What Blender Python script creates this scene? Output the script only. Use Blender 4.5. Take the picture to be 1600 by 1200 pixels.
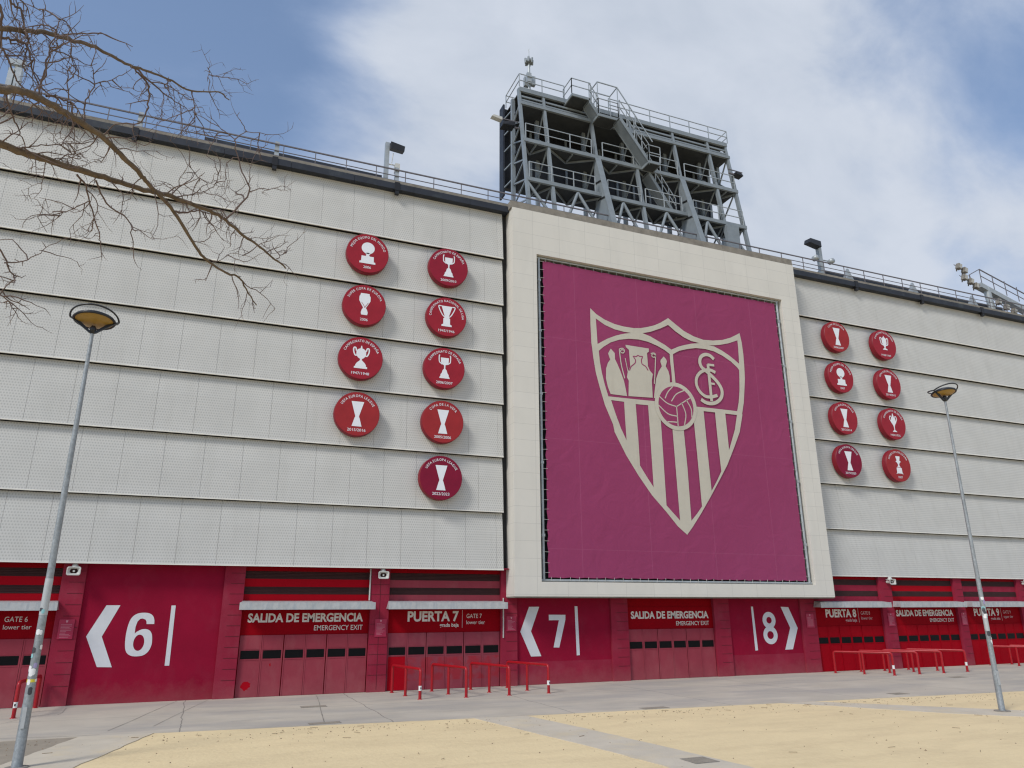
import bpy, math, random
from mathutils import Vector, Matrix, geometry
random.seed(7)
for o in list(bpy.data.objects): bpy.data.objects.remove(o)
sc = bpy.context.scene
R = math.radians
# ---------------------------------------------------------------- camera
YAW, PITCH, ROLL = 0.3880158, 0.29828, -0.00455
fw = Vector((math.sin(YAW)*math.cos(PITCH), math.cos(YAW)*math.cos(PITCH), math.sin(PITCH)))
rt = Vector((math.cos(YAW), -math.sin(YAW), 0)); up = rt.cross(fw)
r2 = rt*math.cos(ROLL) + up*math.sin(ROLL); u2 = -rt*math.sin(ROLL) + up*math.cos(ROLL)
cd = bpy.data.cameras.new('camera'); cam = bpy.data.objects.new('camera', cd)
sc.collection.objects.link(cam); sc.camera = cam
cd.sensor_width = 36; cd.lens = 1150/1600*36; cd.clip_start = .1; cd.clip_end = 3000
m = Matrix((r2, u2, -fw)).transposed().to_4x4(); m.translation = (0, -29.863, 3.0)
cam.matrix_world = m
# ---------------------------------------------------------------- light
SUN_EL, SUN_AZ = R(43), R(240)          # azimuth clockwise from +Y
sd = Vector((math.sin(SUN_AZ)*math.cos(SUN_EL), math.cos(SUN_AZ)*math.cos(SUN_EL), math.sin(SUN_EL)))
sl = bpy.data.lights.new('sun', 'SUN'); sl.energy = 2.4; sl.angle = R(14); sl.color = (1, .965, .91)
so = bpy.data.objects.new('sun', sl); sc.collection.objects.link(so)
so.rotation_euler = sd.to_track_quat('Z', 'Y').to_euler(); so.location = (-30, -40, 40)
w = bpy.data.worlds.new('World'); sc.world = w; w.use_nodes = True
nt = w.node_tree; N = nt.nodes; L = nt.links; N.clear()
def nd(t, **k):
    n = N.new(t)
    for a, b in k.items(): setattr(n, a, b)
    return n
out = nd('ShaderNodeOutputWorld'); bg = nd('ShaderNodeBackground'); bc = nd('ShaderNodeBackground'); mx = nd('ShaderNodeMixShader')
sky = nd('ShaderNodeTexSky', sky_type='NISHITA', sun_disc=False); sky.sun_elevation = SUN_EL; sky.sun_rotation = SUN_AZ
sky.air_density = 1.0; sky.dust_density = .6; sky.ozone_density = 1.5
bg.inputs[1].default_value = .15
L.new(sky.outputs[0], bg.inputs[0])
tc = nd('ShaderNodeTexCoord')
def math_n(op, a, b=None, c=None):
    n = nd('ShaderNodeMath', operation=op)
    for i, v in enumerate((a, b, c)):
        if v is None: continue
        if isinstance(v, (int, float)): n.inputs[i].default_value = v
        else: L.new(v, n.inputs[i])
    return n.outputs[0]
sx = nd('ShaderNodeSeparateXYZ'); L.new(tc.outputs['Generated'], sx.inputs[0])
az = math_n('ARCTAN2', sx.outputs[0], sx.outputs[1])      # radians clockwise from +Y
mp = nd('ShaderNodeMapping'); mp.inputs['Rotation'].default_value = (R(20), R(25), R(20)); mp.inputs['Scale'].default_value = (1.0, 2.2, 2.0)
L.new(tc.outputs['Generated'], mp.inputs[0])
n1 = nd('ShaderNodeTexNoise'); n1.inputs['Scale'].default_value = 2.1; n1.inputs['Detail'].default_value = 6; n1.inputs['Roughness'].default_value = .42; n1.inputs['Distortion'].default_value = .25
L.new(mp.outputs[0], n1.inputs[0])
n2 = nd('ShaderNodeTexNoise'); n2.inputs['Scale'].default_value = 4.2; n2.inputs['Detail'].default_value = 8; n2.inputs['Roughness'].default_value = .56; n2.inputs['Distortion'].default_value = .2
L.new(mp.outputs[0], n2.inputs[0])
# broad cover by compass bearing: thin to the left, solid in the middle, broken to the right
azr = nd('ShaderNodeMapRange'); azr.inputs[1].default_value = -.5; azr.inputs[2].default_value = 1.5; L.new(az, azr.inputs[0])
elv = math_n('MULTIPLY', sx.outputs[2], -.30)
azs = math_n('ADD', azr.outputs[0], elv)
cr = nd('ShaderNodeValToRGB'); L.new(azs, cr.inputs[0])
E_ = cr.color_ramp.elements
E_[0].position = .0; E_[0].color = (.16,)*3+(1,)
E_[1].position = 1.0; E_[1].color = (.55,)*3+(1,)
COVER = ((.08, .22), (.135, .62), (.19, .98), (.42, .98), (.50, .86), (.60, .68), (.70, .78))
for p_, v_ in COVER: e = E_.new(p_); e.color = (v_,)*3+(1,)
a1 = math_n('MULTIPLY', math_n('SUBTRACT', n1.outputs[0], .5), 1.3)
a2 = math_n('MULTIPLY', math_n('SUBTRACT', n2.outputs[0], .5), .85)
cv = math_n('ADD', math_n('ADD', a1, a2), cr.outputs[0])
cl = nd('ShaderNodeMapRange', interpolation_type='SMOOTHSTEP'); cl.inputs[1].default_value = .22; cl.inputs[2].default_value = .95
cl.inputs[3].default_value = .26; cl.inputs[4].default_value = .98
L.new(cv, cl.inputs[0])
cc = nd('ShaderNodeValToRGB'); L.new(n2.outputs[0], cc.inputs[0])
cc.color_ramp.elements[0].position = .3; cc.color_ramp.elements[0].color = (.53, .59, .69, 1)
cc.color_ramp.elements[1].position = .65; cc.color_ramp.elements[1].color = (.65, .70, .79, 1)
veil = nd('ShaderNodeMix', data_type='RGBA'); L.new(cl.outputs[0], veil.inputs[0]); veil.inputs[6].default_value = (.25, .41, .74, 1); L.new(cc.outputs[0], veil.inputs[7]); L.new(veil.outputs[2], bc.inputs[0]); bc.inputs[1].default_value = 1.0
L.new(cl.outputs[0], mx.inputs[0]); L.new(bg.outputs[0], mx.inputs[1]); L.new(bc.outputs[0], mx.inputs[2]); L.new(mx.outputs[0], out.inputs[0])
sc.view_settings.view_transform = 'Standard'; sc.view_settings.look = 'None'; sc.view_settings.exposure = 0; sc.view_settings.gamma = 1
sc.render.engine = 'CYCLES'; sc.cycles.pixel_filter_type = 'BLACKMAN_HARRIS'; sc.cycles.filter_width = 1.25
# ---------------------------------------------------------------- materials
def s2l(c): return tuple((v/255/12.92 if v <= 10 else ((v/255+.055)/1.055)**2.4) for v in c)
MATS = {}
def mat(name, rgb, rough=.7, var=.12, vs=1.5, metal=0, bump=0, bs=40, stretch=(1, 1, 1), streak=None, spec=.4):
    """rgb is an albedo; noise varies it gently."""
    mt = bpy.data.materials.new(name); mt.use_nodes = True; t = mt.node_tree; n = t.nodes; l = t.links
    b = n['Principled BSDF']; b.inputs['Roughness'].default_value = rough; b.inputs['Metallic'].default_value = metal
    b.inputs['Specular IOR Level'].default_value = spec
    co = n.new('ShaderNodeTexCoord'); mpn = n.new('ShaderNodeMapping'); mpn.inputs['Scale'].default_value = stretch
    l.new(co.outputs['Object'], mpn.inputs[0])
    ns = n.new('ShaderNodeTexNoise'); ns.inputs['Scale'].default_value = vs; ns.inputs['Detail'].default_value = 8; ns.inputs['Roughness'].default_value = .62
    l.new(mpn.outputs[0], ns.inputs[0])
    mr = n.new('ShaderNodeMapRange'); mr.inputs[1].default_value = .3; mr.inputs[2].default_value = .7
    mr.inputs[3].default_value = 1-var; mr.inputs[4].default_value = 1+var; l.new(ns.outputs[0], mr.inputs[0])
    ml = n.new('ShaderNodeVectorMath'); ml.operation = 'SCALE'; ml.inputs[0].default_value = rgb
    l.new(mr.outputs[0], ml.inputs['Scale']); cur = ml.outputs[0]
    if streak:                                            # (colour, scale vec, threshold lo, hi, amount)
        c2, scv, lo, hi, am = streak
        mp2 = n.new('ShaderNodeMapping'); mp2.inputs['Scale'].default_value = scv; l.new(co.outputs['Object'], mp2.inputs[0])
        nz = n.new('ShaderNodeTexNoise'); nz.inputs['Scale'].default_value = 1; nz.inputs['Detail'].default_value = 9; nz.inputs['Roughness'].default_value = .65
        l.new(mp2.outputs[0], nz.inputs[0])
        m2 = n.new('ShaderNodeMapRange'); m2.inputs[1].default_value = lo; m2.inputs[2].default_value = hi; m2.inputs[4].default_value = am
        l.new(nz.outputs[0], m2.inputs[0])
        mi = n.new('ShaderNodeMix'); mi.data_type = 'RGBA'; l.new(m2.outputs[0], mi.inputs[0]); l.new(cur, mi.inputs[6]); mi.inputs[7].default_value = (*c2, 1)
        cur = mi.outputs[2]
    l.new(cur, b.inputs['Base Color'])
    if bump:
        nb = n.new('ShaderNodeTexNoise'); nb.inputs['Scale'].default_value = bs; nb.inputs['Detail'].default_value = 6
        l.new(mpn.outputs[0], nb.inputs[0])
        bp = n.new('ShaderNodeBump'); bp.inputs['Strength'].default_value = bump; bp.inputs['Distance'].default_value = .02
        l.new(nb.outputs[0], bp.inputs['Height']); l.new(bp.outputs[0], b.inputs['Normal'])
    MATS[name] = mt; mt['cur'] = 0
    return mt
class NT:            # tiny helper for extra node maths inside a material
    def __init__(s, mt): s.t = mt.node_tree; s.n = s.t.nodes; s.l = s.t.links
    def m(s, op, a, b=None, c=None):
        n = s.n.new('ShaderNodeMath'); n.operation = op
        for i, v in enumerate((a, b, c)):
            if v is None: continue
            if isinstance(v, (int, float)): n.inputs[i].default_value = v
            else: s.l.new(v, n.inputs[i])
        return n.outputs[0]
    def obj(s):
        c = s.n.new('ShaderNodeTexCoord'); x = s.n.new('ShaderNodeSeparateXYZ'); s.l.new(c.outputs['Object'], x.inputs[0]); return x.outputs
    def darken(s, fac, col, am=1):      # mixes the base colour towards col by fac
        b = s.n['Principled BSDF']; src = b.inputs['Base Color'].links[0].from_socket
        mi = s.n.new('ShaderNodeMix'); mi.data_type = 'RGBA'
        s.l.new(s.m('MULTIPLY', fac, am), mi.inputs[0]); s.l.new(src, mi.inputs[6]); mi.inputs[7].default_value = (*col, 1)
        s.l.new(mi.outputs[2], b.inputs['Base Color'])
M = {}
# perforated metal cladding: staggered holes, faint rain streaks
M['clad'] = mat('perforated_metal', (.545, .54, .512), .62, .05, .8, 0, 0, streak=((.42, .41, .37), (2.2, 2.2, .18), .5, .78, .35))
t = NT(M['clad']); X, Y, Z = t.obj()
ph = t.m('MULTIPLY', Z, 2*math.pi/.104)
row = t.m('MULTIPLY', t.m('FLOOR', t.m('MULTIPLY', Z, 1/.104)), math.pi)
hx = t.m('SINE', t.m('ADD', t.m('MULTIPLY', X, 2*math.pi/.092), row))
hz = t.m('COSINE', ph)
dot = t.m('MULTIPLY', t.m('ADD', t.m('SUBTRACT', hx, hz), -.15), .9); dot = t.m('MAXIMUM', t.m('MINIMUM', dot, 1), 0)
t.darken(dot, (.13, .13, .125), .34)
pn = t.m('FRACT', t.m('MULTIPLY', t.m('SINE', t.m('MULTIPLY', t.m('ADD', t.m('FLOOR', t.m('MULTIPLY', t.m('ADD', X, -.4), 1/1.385)), t.m('MULTIPLY', t.m('FLOOR', t.m('MULTIPLY', t.m('ADD', Z, -4.664), 1/2.426)), 17)), 12.98)), 437.5))
t.darken(pn, (.47, .47, .44), .12)
M['lip'] = mat('pale_metal_trim', (.72, .70, .64), .5)
M['stone'] = mat('white_stone_tile', (.64, .615, .555), .5, .035, .5, streak=((.48, .465, .42), (1.5, 1.5, .25), .5, .85, .35))
t = NT(M['stone']); X, Y, Z = t.obj()
def line(v, per, off, wd=.016):
    f = t.m('FRACT', t.m('MULTIPLY', t.m('ADD', v, off), 1/per)); return t.m('LESS_THAN', f, wd/per)
t.darken(t.m('MAXIMUM', t.m('MAXIMUM', line(Z, .732, .03), line(X, 1.43, 100.43)), line(Y, .85, 100.38)), (.30, .29, .27), .45)
tn = t.m('FRACT', t.m('MULTIPLY', t.m('SINE', t.m('MULTIPLY', t.m('ADD', t.m('FLOOR', t.m('MULTIPLY', t.m('ADD', X, 100.43), 1/1.43)), t.m('MULTIPLY', t.m('FLOOR', t.m('MULTIPLY', t.m('ADD', Z, .03), 1/.732)), 17)), 12.98)), 437.5))
t.darken(tn, (.55, .53, .47), .22)
M['core'] = mat('dark_backing', (.03, .03, .03), .9)  # near-black: shade inside the cladding gaps is put into this colour
M['gutter'] = mat('dark_slate_gutter', (.020, .024, .034), .6, .3, 1.0, streak=((.07, .085, .09), (1.2, 1.2, 1.2), .55, .75, .6))
M['concrete'] = mat('weathered_concrete', (.22, .20, .17), .9, .25, 2.5, 0, .4, 30)
M['roof'] = mat('roof_sheet', (.25, .25, .25), .8)
M['red'] = mat('crimson_wall_paint', (.25, .006, .028), .85, .10, .7, 0, .15, 25, spec=.1, streak=((.26, .035, .06), (.9, .9, .7), .52, .85, .5))
M['pil'] = mat('faded_crimson_paint', (.27, .020, .044), .85, .10, .9, 0, .2, 30, spec=.1, streak=((.30, .065, .09), (1.3, 1.3, .9), .5, .8, .5))
M['groove'] = mat('mortar_groove', (.10, .010, .018), .9)
M['fade'] = mat('faded_door_paint', (.285, .045, .064), .75, .08, 1.1, spec=.1, streak=((.32, .095, .105), (1.6, 1.6, .8), .5, .8, .55))
M['patch'] = mat('patchy_door_paint', (.25, .042, .062), .7, .08, 1.1, spec=.2, streak=((.35, .12, .13), (1.6, 1.6, .8), .5, .8, .4))
t = NT(M['patch']); X, Y, Z = t.obj()
pz = t.n.new('ShaderNodeTexNoise'); pz.inputs['Scale'].default_value = 2.6; pz.inputs['Detail'].default_value = 7; pc = t.n.new('ShaderNodeTexCoord'); t.l.new(pc.outputs['Object'], pz.inputs[0])
pm = t.n.new('ShaderNodeMapRange'); pm.inputs[1].default_value = .42; pm.inputs[2].default_value = .56; t.l.new(pz.outputs[0], pm.inputs[0])
t.darken(t.m('MULTIPLY', pm.outputs[0], t.m('MULTIPLY', t.m('LESS_THAN', Z, 1.22), t.m('GREATER_THAN', Z, .35))), (.33, .012, .022), .62)
for nm, am in (('red', .24), ('pil', .28), ('fade', .2)):      # dust splashed up from the paving, ragged upper edge
    t = NT(M[nm]); X, Y, Z = t.obj()
    dn = t.n.new('ShaderNodeTexNoise'); dn.inputs['Scale'].default_value = 2.2; dn.inputs['Detail'].default_value = 9; dn.inputs['Roughness'].default_value = .7
    dc = t.n.new('ShaderNodeTexCoord'); t.l.new(dc.outputs['Object'], dn.inputs[0])
    dm_ = t.n.new('ShaderNodeMapRange'); dm_.inputs[1].default_value = .50; dm_.inputs[2].default_value = -.25
    t.l.new(t.m('SUBTRACT', Z, t.m('MULTIPLY', t.m('SUBTRACT', dn.outputs[0], .35), 1.3)), dm_.inputs[0])
    t.darken(dm_.outputs[0], (.33, .15, .14), am)
M['crim'] = mat('deep_crimson_paint', (.31, .001, .008), .7, .08, 1.0, spec=.08)
M['crimdk'] = mat('sign_band_crimson', (.255, .001, .006), .7, .06, 1.0, spec=.06)
M['bandr'] = mat('bright_red_sheet', (.36, .002, .010), .7, .07, 1.0, spec=.08)
M['louv'] = mat('louver_black', (.05, .016, .016), .7)
M['glass'] = mat('black_window', (.004, .004, .005), .4, .2, 3, spec=.12)
M['letter'] = mat('cream_lettering', (.64, .60, .55), .6, .04)
M['lettd'] = mat('thin_pink_lettering', (.50, .34, .34), .6, .04)
M['numw'] = mat('white_wall_number', (.62, .63, .65), .6, .05)
M['canopy'] = mat('galvanised_canopy', (.47, .48, .48), .45, .12, 4, .25, streak=((.30, .34, .38), (6, 6, 1.2), .48, .62, .5))
M['bann'] = mat('magenta_banner_fabric', (.27, .042, .115), .7, .05, .35, 0, 0, spec=.2, streak=((.31, .062, .15), (.25, 1, .12), .5, .8, .35))
t = NT(M['bann']); X, Y, Z = t.obj()
t.darken(t.m('MAXIMUM', t.m('LESS_THAN', t.m('ABSOLUTE', t.m('SUBTRACT', t.m('FRACT', t.m('MULTIPLY', X, 1/3.55)), .5)), .0045), t.m('LESS_THAN', t.m('ABSOLUTE', t.m('SUBTRACT', t.m('FRACT', t.m('MULTIPLY', t.m('ADD', Z, 1.1), 1/4.9)), .5)), .0022)), (.34, .085, .17), .5)
nz = t.n.new('ShaderNodeTexNoise'); nz.inputs['Scale'].default_value = .9; nz.inputs['Detail'].default_value = 4; nz.inputs['Distortion'].default_value = 1.2
cox = t.n.new('ShaderNodeTexCoord'); t.l.new(cox.outputs['Object'], nz.inputs[0])
bp = t.n.new('ShaderNodeBump'); bp.inputs['Strength'].default_value = .36; bp.inputs['Distance'].default_value = .12
t.l.new(nz.outputs[0], bp.inputs['Height']); t.l.new(bp.outputs[0], t.n['Principled BSDF'].inputs['Normal'])
M['crest'] = mat('cream_print', (.50, .465, .385), .62, .06, .9, streak=((.38, .33, .26), (2.5, 1, .3), .55, .8, .4))
M['plaq'] = [mat('plaque_red', c, .55, .10, 2.2, spec=.25) for c in ((.29, .013, .026), (.25, .009, .027), (.30, .020, .024), (.195, .003, .027))]
M['plaqside'] = mat('plaque_rim_red', (.20, .006, .016), .45)
M['plw'] = mat('plaque_white', (.74, .76, .80), .5, .02)
M['steel'] = mat('grey_blue_steel_paint', (.215, .245, .265), .5, .12, 2, .1)
M['steell'] = mat('galvanised_steel', (.38, .41, .42), .45, .15, 3, .35)
M['mesh'] = mat('dark_steel_grating', (.045, .05, .054), .8, .2, 2)
M['black'] = mat('black_plastic', (.012, .012, .014), .5)
M['pole'] = mat('galvanised_pole', (.30, .325, .34), .5, .25, 14, .35, .2, 60, streak=((.20, .215, .22), (9, 9, 2.5), .45, .65, .6))
M['polel'] = mat('pale_pole_sleeve', (.44, .46, .47), .5, .1, 8, .2)
M['shell'] = mat('lamp_shell_black', (.02, .021, .025), .35)
M['amber'] = mat('amber_diffuser', (.34, .21, .045), .35, .10, 3)
M['rail'] = mat('glossy_red_paint', (.34, .006, .012), .35, .08, 6)
M['white'] = mat('white_plastic', (.74, .74, .72), .5)
M['horn'] = mat('off_white_horn', (.50, .50, .47), .5, .1, 6)
M['sign'] = mat('cherry_sign_panel', (.36, .012, .055), .4)
M['signp'] = mat('pink_small_print', (.55, .22, .27), .6)
M['bark'] = mat('brown_bark', (.135, .098, .064), .9, .35, 9, 0, .6, 30)
M['twig'] = mat('dark_twig_bark', (.13, .092, .08), .85, .25, 6)
M['darkrail'] = mat('dark_roof_railing', (.14, .13, .14), .5, .1, 3)
M['rust'] = mat('rusty_box', (.13, .07, .045), .85, .3, 3)
M['yell'] = mat('yellow_tape', (.65, .55, .05), .5)
M['iron'] = mat('cast_iron', (.23, .21, .18), .8, .3, 8)
# ground
M['sand'] = mat('yellow_albero_sand', (.71, .565, .33), .95, .05, .45, 0, .9, 9, streak=((.60, .47, .275), (.35, 1.1, .5), .45, .68, .8))
t = NT(M['sand']); v = t.n.new('ShaderNodeTexNoise'); v.inputs['Scale'].default_value = 22; v.inputs['Detail'].default_value = 6; v.inputs['Roughness'].default_value = .7
c_ = t.n.new('ShaderNodeTexCoord'); t.l.new(c_.outputs['Object'], v.inputs[0])
mr = t.n.new('ShaderNodeMapRange'); mr.inputs[1].default_value = .62; mr.inputs[2].default_value = .74; t.l.new(v.outputs[0], mr.inputs[0]); t.darken(mr.outputs[0], (.36, .26, .14), .45)
v = t.n.new('ShaderNodeTexNoise'); v.inputs['Scale'].default_value = 4.5; v.inputs['Detail'].default_value = 7; v.inputs['Roughness'].default_value = .7
t.l.new(c_.outputs['Object'], v.inputs[0])
mr = t.n.new('ShaderNodeMapRange'); mr.inputs[1].default_value = .38; mr.inputs[2].default_value = .68; t.l.new(v.outputs[0], mr.inputs[0]); t.darken(mr.outputs[0], (.78, .63, .38), .4)
M['pave'] = mat('grey_concrete_paving', (.47, .42, .345), .9, .10, .5, 0, .3, 25, streak=((.345, .32, .29), (.16, .55, 1), .44, .62, .75))
t = NT(M['pave']); X, Y, Z = t.obj()
cn = t.n.new('ShaderNodeTexNoise'); cn.inputs['Scale'].default_value = .8; cn.inputs['Detail'].default_value = 5; c_ = t.n.new('ShaderNodeTexCoord'); t.l.new(c_.outputs['Object'], cn.inputs[0])
jx = t.m('ADD', X, t.m('MULTIPLY', cn.outputs[0], .25))
t.darken(t.m('LESS_THAN', t.m('FRACT', t.m('MULTIPLY', jx, 1/5.52)), .006), (.12, .11, .10), .6)
t.darken(t.m('LESS_THAN', t.m('ABSOLUTE', t.m('ADD', t.m('ADD', Y, 3.3), t.m('MULTIPLY', cn.outputs[0], .2))), .02), (.15, .14, .13), .5)
M['path'] = mat('pale_concrete_path', (.53, .47, .375), .9, .10, 1.0, 0, .3, 25, streak=((.60, .49, .31), (1.1, 1.1, 1), .5, .7, .6))
M['asph'] = mat('worn_asphalt', (.29, .25, .195), .95, .15, 1.2, 0, .4, 40)
M['peb'] = mat('brown_pebble', (.26, .19, .12), .9, .3, 20)
STK = [mat('sticker_print', c, .5, .05) for c in ((.75, .75, .75), (.05, .05, .06), (.35, .30, .50), (.60, .45, .08), (.25, .50, .52))]
# ---------------------------------------------------------------- mesh helpers
class MB:
    def __init__(s): s.v = []; s.f = []; s.mi = []; s.sm = []
    def add(s, vs, fs, mi=0, smooth=False):
        b = len(s.v); s.v += [tuple(p) for p in vs]
        for f in fs: s.f.append(tuple(b+i for i in f)); s.mi.append(mi); s.sm.append(smooth)
        return s
    def box(s, x0, x1, y0, y1, z0, z1, mi=0):
        vs = [(x, y, z) for z in (z0, z1) for y in (y0, y1) for x in (x0, x1)]
        return s.add(vs, [(0, 2, 3, 1), (4, 5, 7, 6), (0, 1, 5, 4), (2, 6, 7, 3), (0, 4, 6, 2), (1, 3, 7, 5)], mi)
    def hexa(s, lo, hi, mi=0):            # lo, hi: four points each, same winding
        return s.add(list(lo)+list(hi), [(3, 2, 1, 0), (4, 5, 6, 7), (0, 1, 5, 4), (1, 2, 6, 5), (2, 3, 7, 6), (3, 0, 4, 7)], mi)
    def tube(s, pts, r, n=8, mi=0, caps=True, smooth=True):
        pts = [Vector(p) for p in pts]; rs = r if isinstance(r, (list, tuple)) else [r]*len(pts)
        rings = []; T0 = (pts[1]-pts[0]).normalized()
        ref = Vector((0, 0, 1)) if abs(T0.z) < .9 else Vector((1, 0, 0)); A = T0.cross(ref).normalized()
        for i, p in enumerate(pts):
            T = (pts[min(i+1, len(pts)-1)]-pts[max(i-1, 0)])
            T = T.normalized() if T.length > 1e-9 else T0
            A = (A-T*A.dot(T)); A = A.normalized() if A.length > 1e-6 else T.orthogonal().normalized()
            B = T.cross(A); rings.append([p+(A*math.cos(2*math.pi*k/n)+B*math.sin(2*math.pi*k/n))*rs[i] for k in range(n)])
        vs = [q for rg in rings for q in rg]; fs = []
        for i in range(len(pts)-1):
            for k in range(n): fs.append((i*n+k, i*n+(k+1) % n, (i+1)*n+(k+1) % n, (i+1)*n+k))
        s.add(vs, fs, mi, smooth)
        if caps: s.add(rings[0], [tuple(range(n))[::-1]], mi); s.add(rings[-1], [tuple(range(n))], mi)
        return s
    def bar(s, a, b, w, h=None, mi=0):     # rectangular bar
        h = h or w; a = Vector(a); b = Vector(b); T = (b-a).normalized()
        ref = Vector((0, 0, 1)) if abs(T.z) < .95 else Vector((0, 1, 0))
        A = T.cross(ref).normalized()*w/2; B = T.cross(A).normalized()*h/2
        return s.hexa([a-A-B, a+A-B, a+A+B, a-A+B], [b-A-B, b+A-B, b+A+B, b-A+B], mi)
    def lathe(s, prof, n=24, c=(0, 0, 0), mi=0, ax='z', smooth=True):
        vs = []
        for r, h in prof:
            for k in range(n):
                a = 2*math.pi*k/n; p = (r*math.cos(a), r*math.sin(a), h)
                if ax == 'y': p = (p[0], p[2], p[1])
                vs.append((p[0]+c[0], p[1]+c[1], p[2]+c[2]))
        fs = []
        for i in range(len(prof)-1):
            for k in range(n):
                q = (i*n+k, i*n+(k+1) % n, (i+1)*n+(k+1) % n, (i+1)*n+k); fs.append(q if ax == 'z' else q[::-1])
        return s.add(vs, fs, mi, smooth)
    def poly(s, loops, y, mi=0, place=None):   # loops of (x, z): first outer, rest holes; faces look towards -y
        tri = geometry.tessellate_polygon([[Vector((p[0], p[1], 0)) for p in lp] for lp in loops])
        flat = [p for lp in loops for p in lp]
        fs = []
        for a, b, c in tri:
            A, B, C = flat[a], flat[b], flat[c]
            ar = (B[0]-A[0])*(C[1]-A[1])-(B[1]-A[1])*(C[0]-A[0])
            fs.append((a, b, c) if ar > 0 else (a, c, b))
        return s.add([(p[0], y, p[1]) for p in flat], fs, mi)
    def ribbon(s, pts, wd, y, mi=0, taper=None):   # flat stroke in the x-z plane
        n = len(pts); vs = []
        for i, p in enumerate(pts):
            a = pts[max(i-1, 0)]; b = pts[min(i+1, n-1)]
            dx, dz = b[0]-a[0], b[1]-a[1]; l = math.hypot(dx, dz) or 1
            h = (wd if not taper else wd*taper[i])/2; nx, nz = -dz/l*h, dx/l*h
            vs += [(p[0]+nx, y, p[1]+nz), (p[0]-nx, y, p[1]-nz)]
        return s.add(vs, [(2*i, 2*i+1, 2*i+3, 2*i+2) for i in range(n-1)], mi)
    def slab(s, pts, z0, z1, mi=0):        # horizontal polygon with thickness (x, y points)
        n = len(pts)
        ar = sum(pts[i][0]*pts[(i+1) % n][1]-pts[(i+1) % n][0]*pts[i][1] for i in range(n))
        if ar < 0: pts = pts[::-1]
        vs = [(p[0], p[1], z0) for p in pts]+[(p[0], p[1], z1) for p in pts]
        return s.add(vs, [tuple(range(n, 2*n)), tuple(range(n))[::-1]]+[(i, (i+1) % n, n+(i+1) % n, n+i) for i in range(n)], mi)
    def build(s, name, mats, parent=None, loc=None):
        me = bpy.data.meshes.new(name)
        o = bpy.data.objects.new(name, me); sc.collection.objects.link(o)
        off = Vector((0, 0, 0))
        if parent is not None:
            o.parent = parent; q = parent
            while q is not None: off += q.location; q = q.parent
        elif loc: o.location = loc; off = Vector(loc)
        me.from_pydata([tuple(Vector(p)-off) for p in s.v], [], s.f)
        if not isinstance(mats, (list, tuple)): mats = [mats]
        for k in mats: me.materials.append(M[k] if isinstance(k, str) else k)
        me.polygons.foreach_set('material_index', s.mi); me.polygons.foreach_set('use_smooth', s.sm); me.update()
        return o
def tag(o, label=None, cat=None, group=None, kind=None):
    for k, v in (('label', label), ('category', cat), ('group', group), ('kind', kind)):
        if v: o[k] = v
    return o
def empty(name, loc, label, cat, group=None):
    o = bpy.data.objects.new(name, None); sc.collection.objects.link(o); o.location = loc; o.empty_display_size = .3
    return tag(o, label, cat, group)
def curve_pts(ctrl, per=6):               # Catmull-Rom through the given points
    P = [Vector(p) for p in ctrl]; P = [P[0]*2-P[1]]+P+[P[-1]*2-P[-2]]; o = []
    for i in range(1, len(P)-2):
        for k in range(per):
            u = k/per
            o.append(.5*((2*P[i])+(P[i+1]-P[i-1])*u+(2*P[i-1]-5*P[i]+4*P[i+1]-P[i+2])*u*u+(3*P[i]-P[i-1]-3*P[i+1]+P[i+2])*u**3))
    o.append(P[-2]); return o
def smooth2(pts, per=4): return [(v[0], v[1]) for v in curve_pts([(p[0], p[1], 0) for p in pts], per)]
# text as flat mesh
TC = {}
def glyphs(txt, off=0.0):
    k = (txt, off)
    if k in TC: return TC[k]
    cu = bpy.data.curves.new('lettering', 'FONT'); cu.body = txt; cu.size = 1; cu.offset = off; cu.resolution_u = 3; cu.fill_mode = 'FRONT'
    o = bpy.data.objects.new('lettering', cu); sc.collection.objects.link(o)
    me = bpy.data.meshes.new_from_object(o.evaluated_get(bpy.context.evaluated_depsgraph_get()) if False else o)
    vs = [(v.co.x, v.co.y) for v in me.vertices]; fs = [tuple(p.vertices) for p in me.polygons]
    bpy.data.objects.remove(o); bpy.data.meshes.remove(me); bpy.data.curves.remove(cu)
    TC[k] = (vs, fs); return TC[k]
def put_text(mb, txt, x0, x1, z0, h, y, off=0.0, mi=0):
    """fits txt between x0 and x1; z0 baseline, h capital height"""
    vs, fs = glyphs(txt, off)
    a = min(v[0] for v in vs); b = max(v[0] for v in vs)
    kx = (x1-x0)/(b-a); kz = h/.70
    out = [(x0+(v[0]-a)*kx, y, z0+v[1]*kz) for v in vs]
    ff = []
    for f in fs:
        p = [out[i] for i in f]; ar = sum(p[i][0]*p[(i+1) % len(p)][2]-p[(i+1) % len(p)][0]*p[i][2] for i in range(len(p)))
        ff.append(f if ar > 0 else f[::-1])
    mb.add(out, ff, mi)
def wid(txt):
    vs, _ = glyphs(txt); return max(v[0] for v in vs)-min(v[0] for v in vs)
ADV = {}
def adv(c):
    if c not in ADV: ADV[c] = wid('H'+c+'H')-wid('HH')
    return ADV[c]
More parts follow.
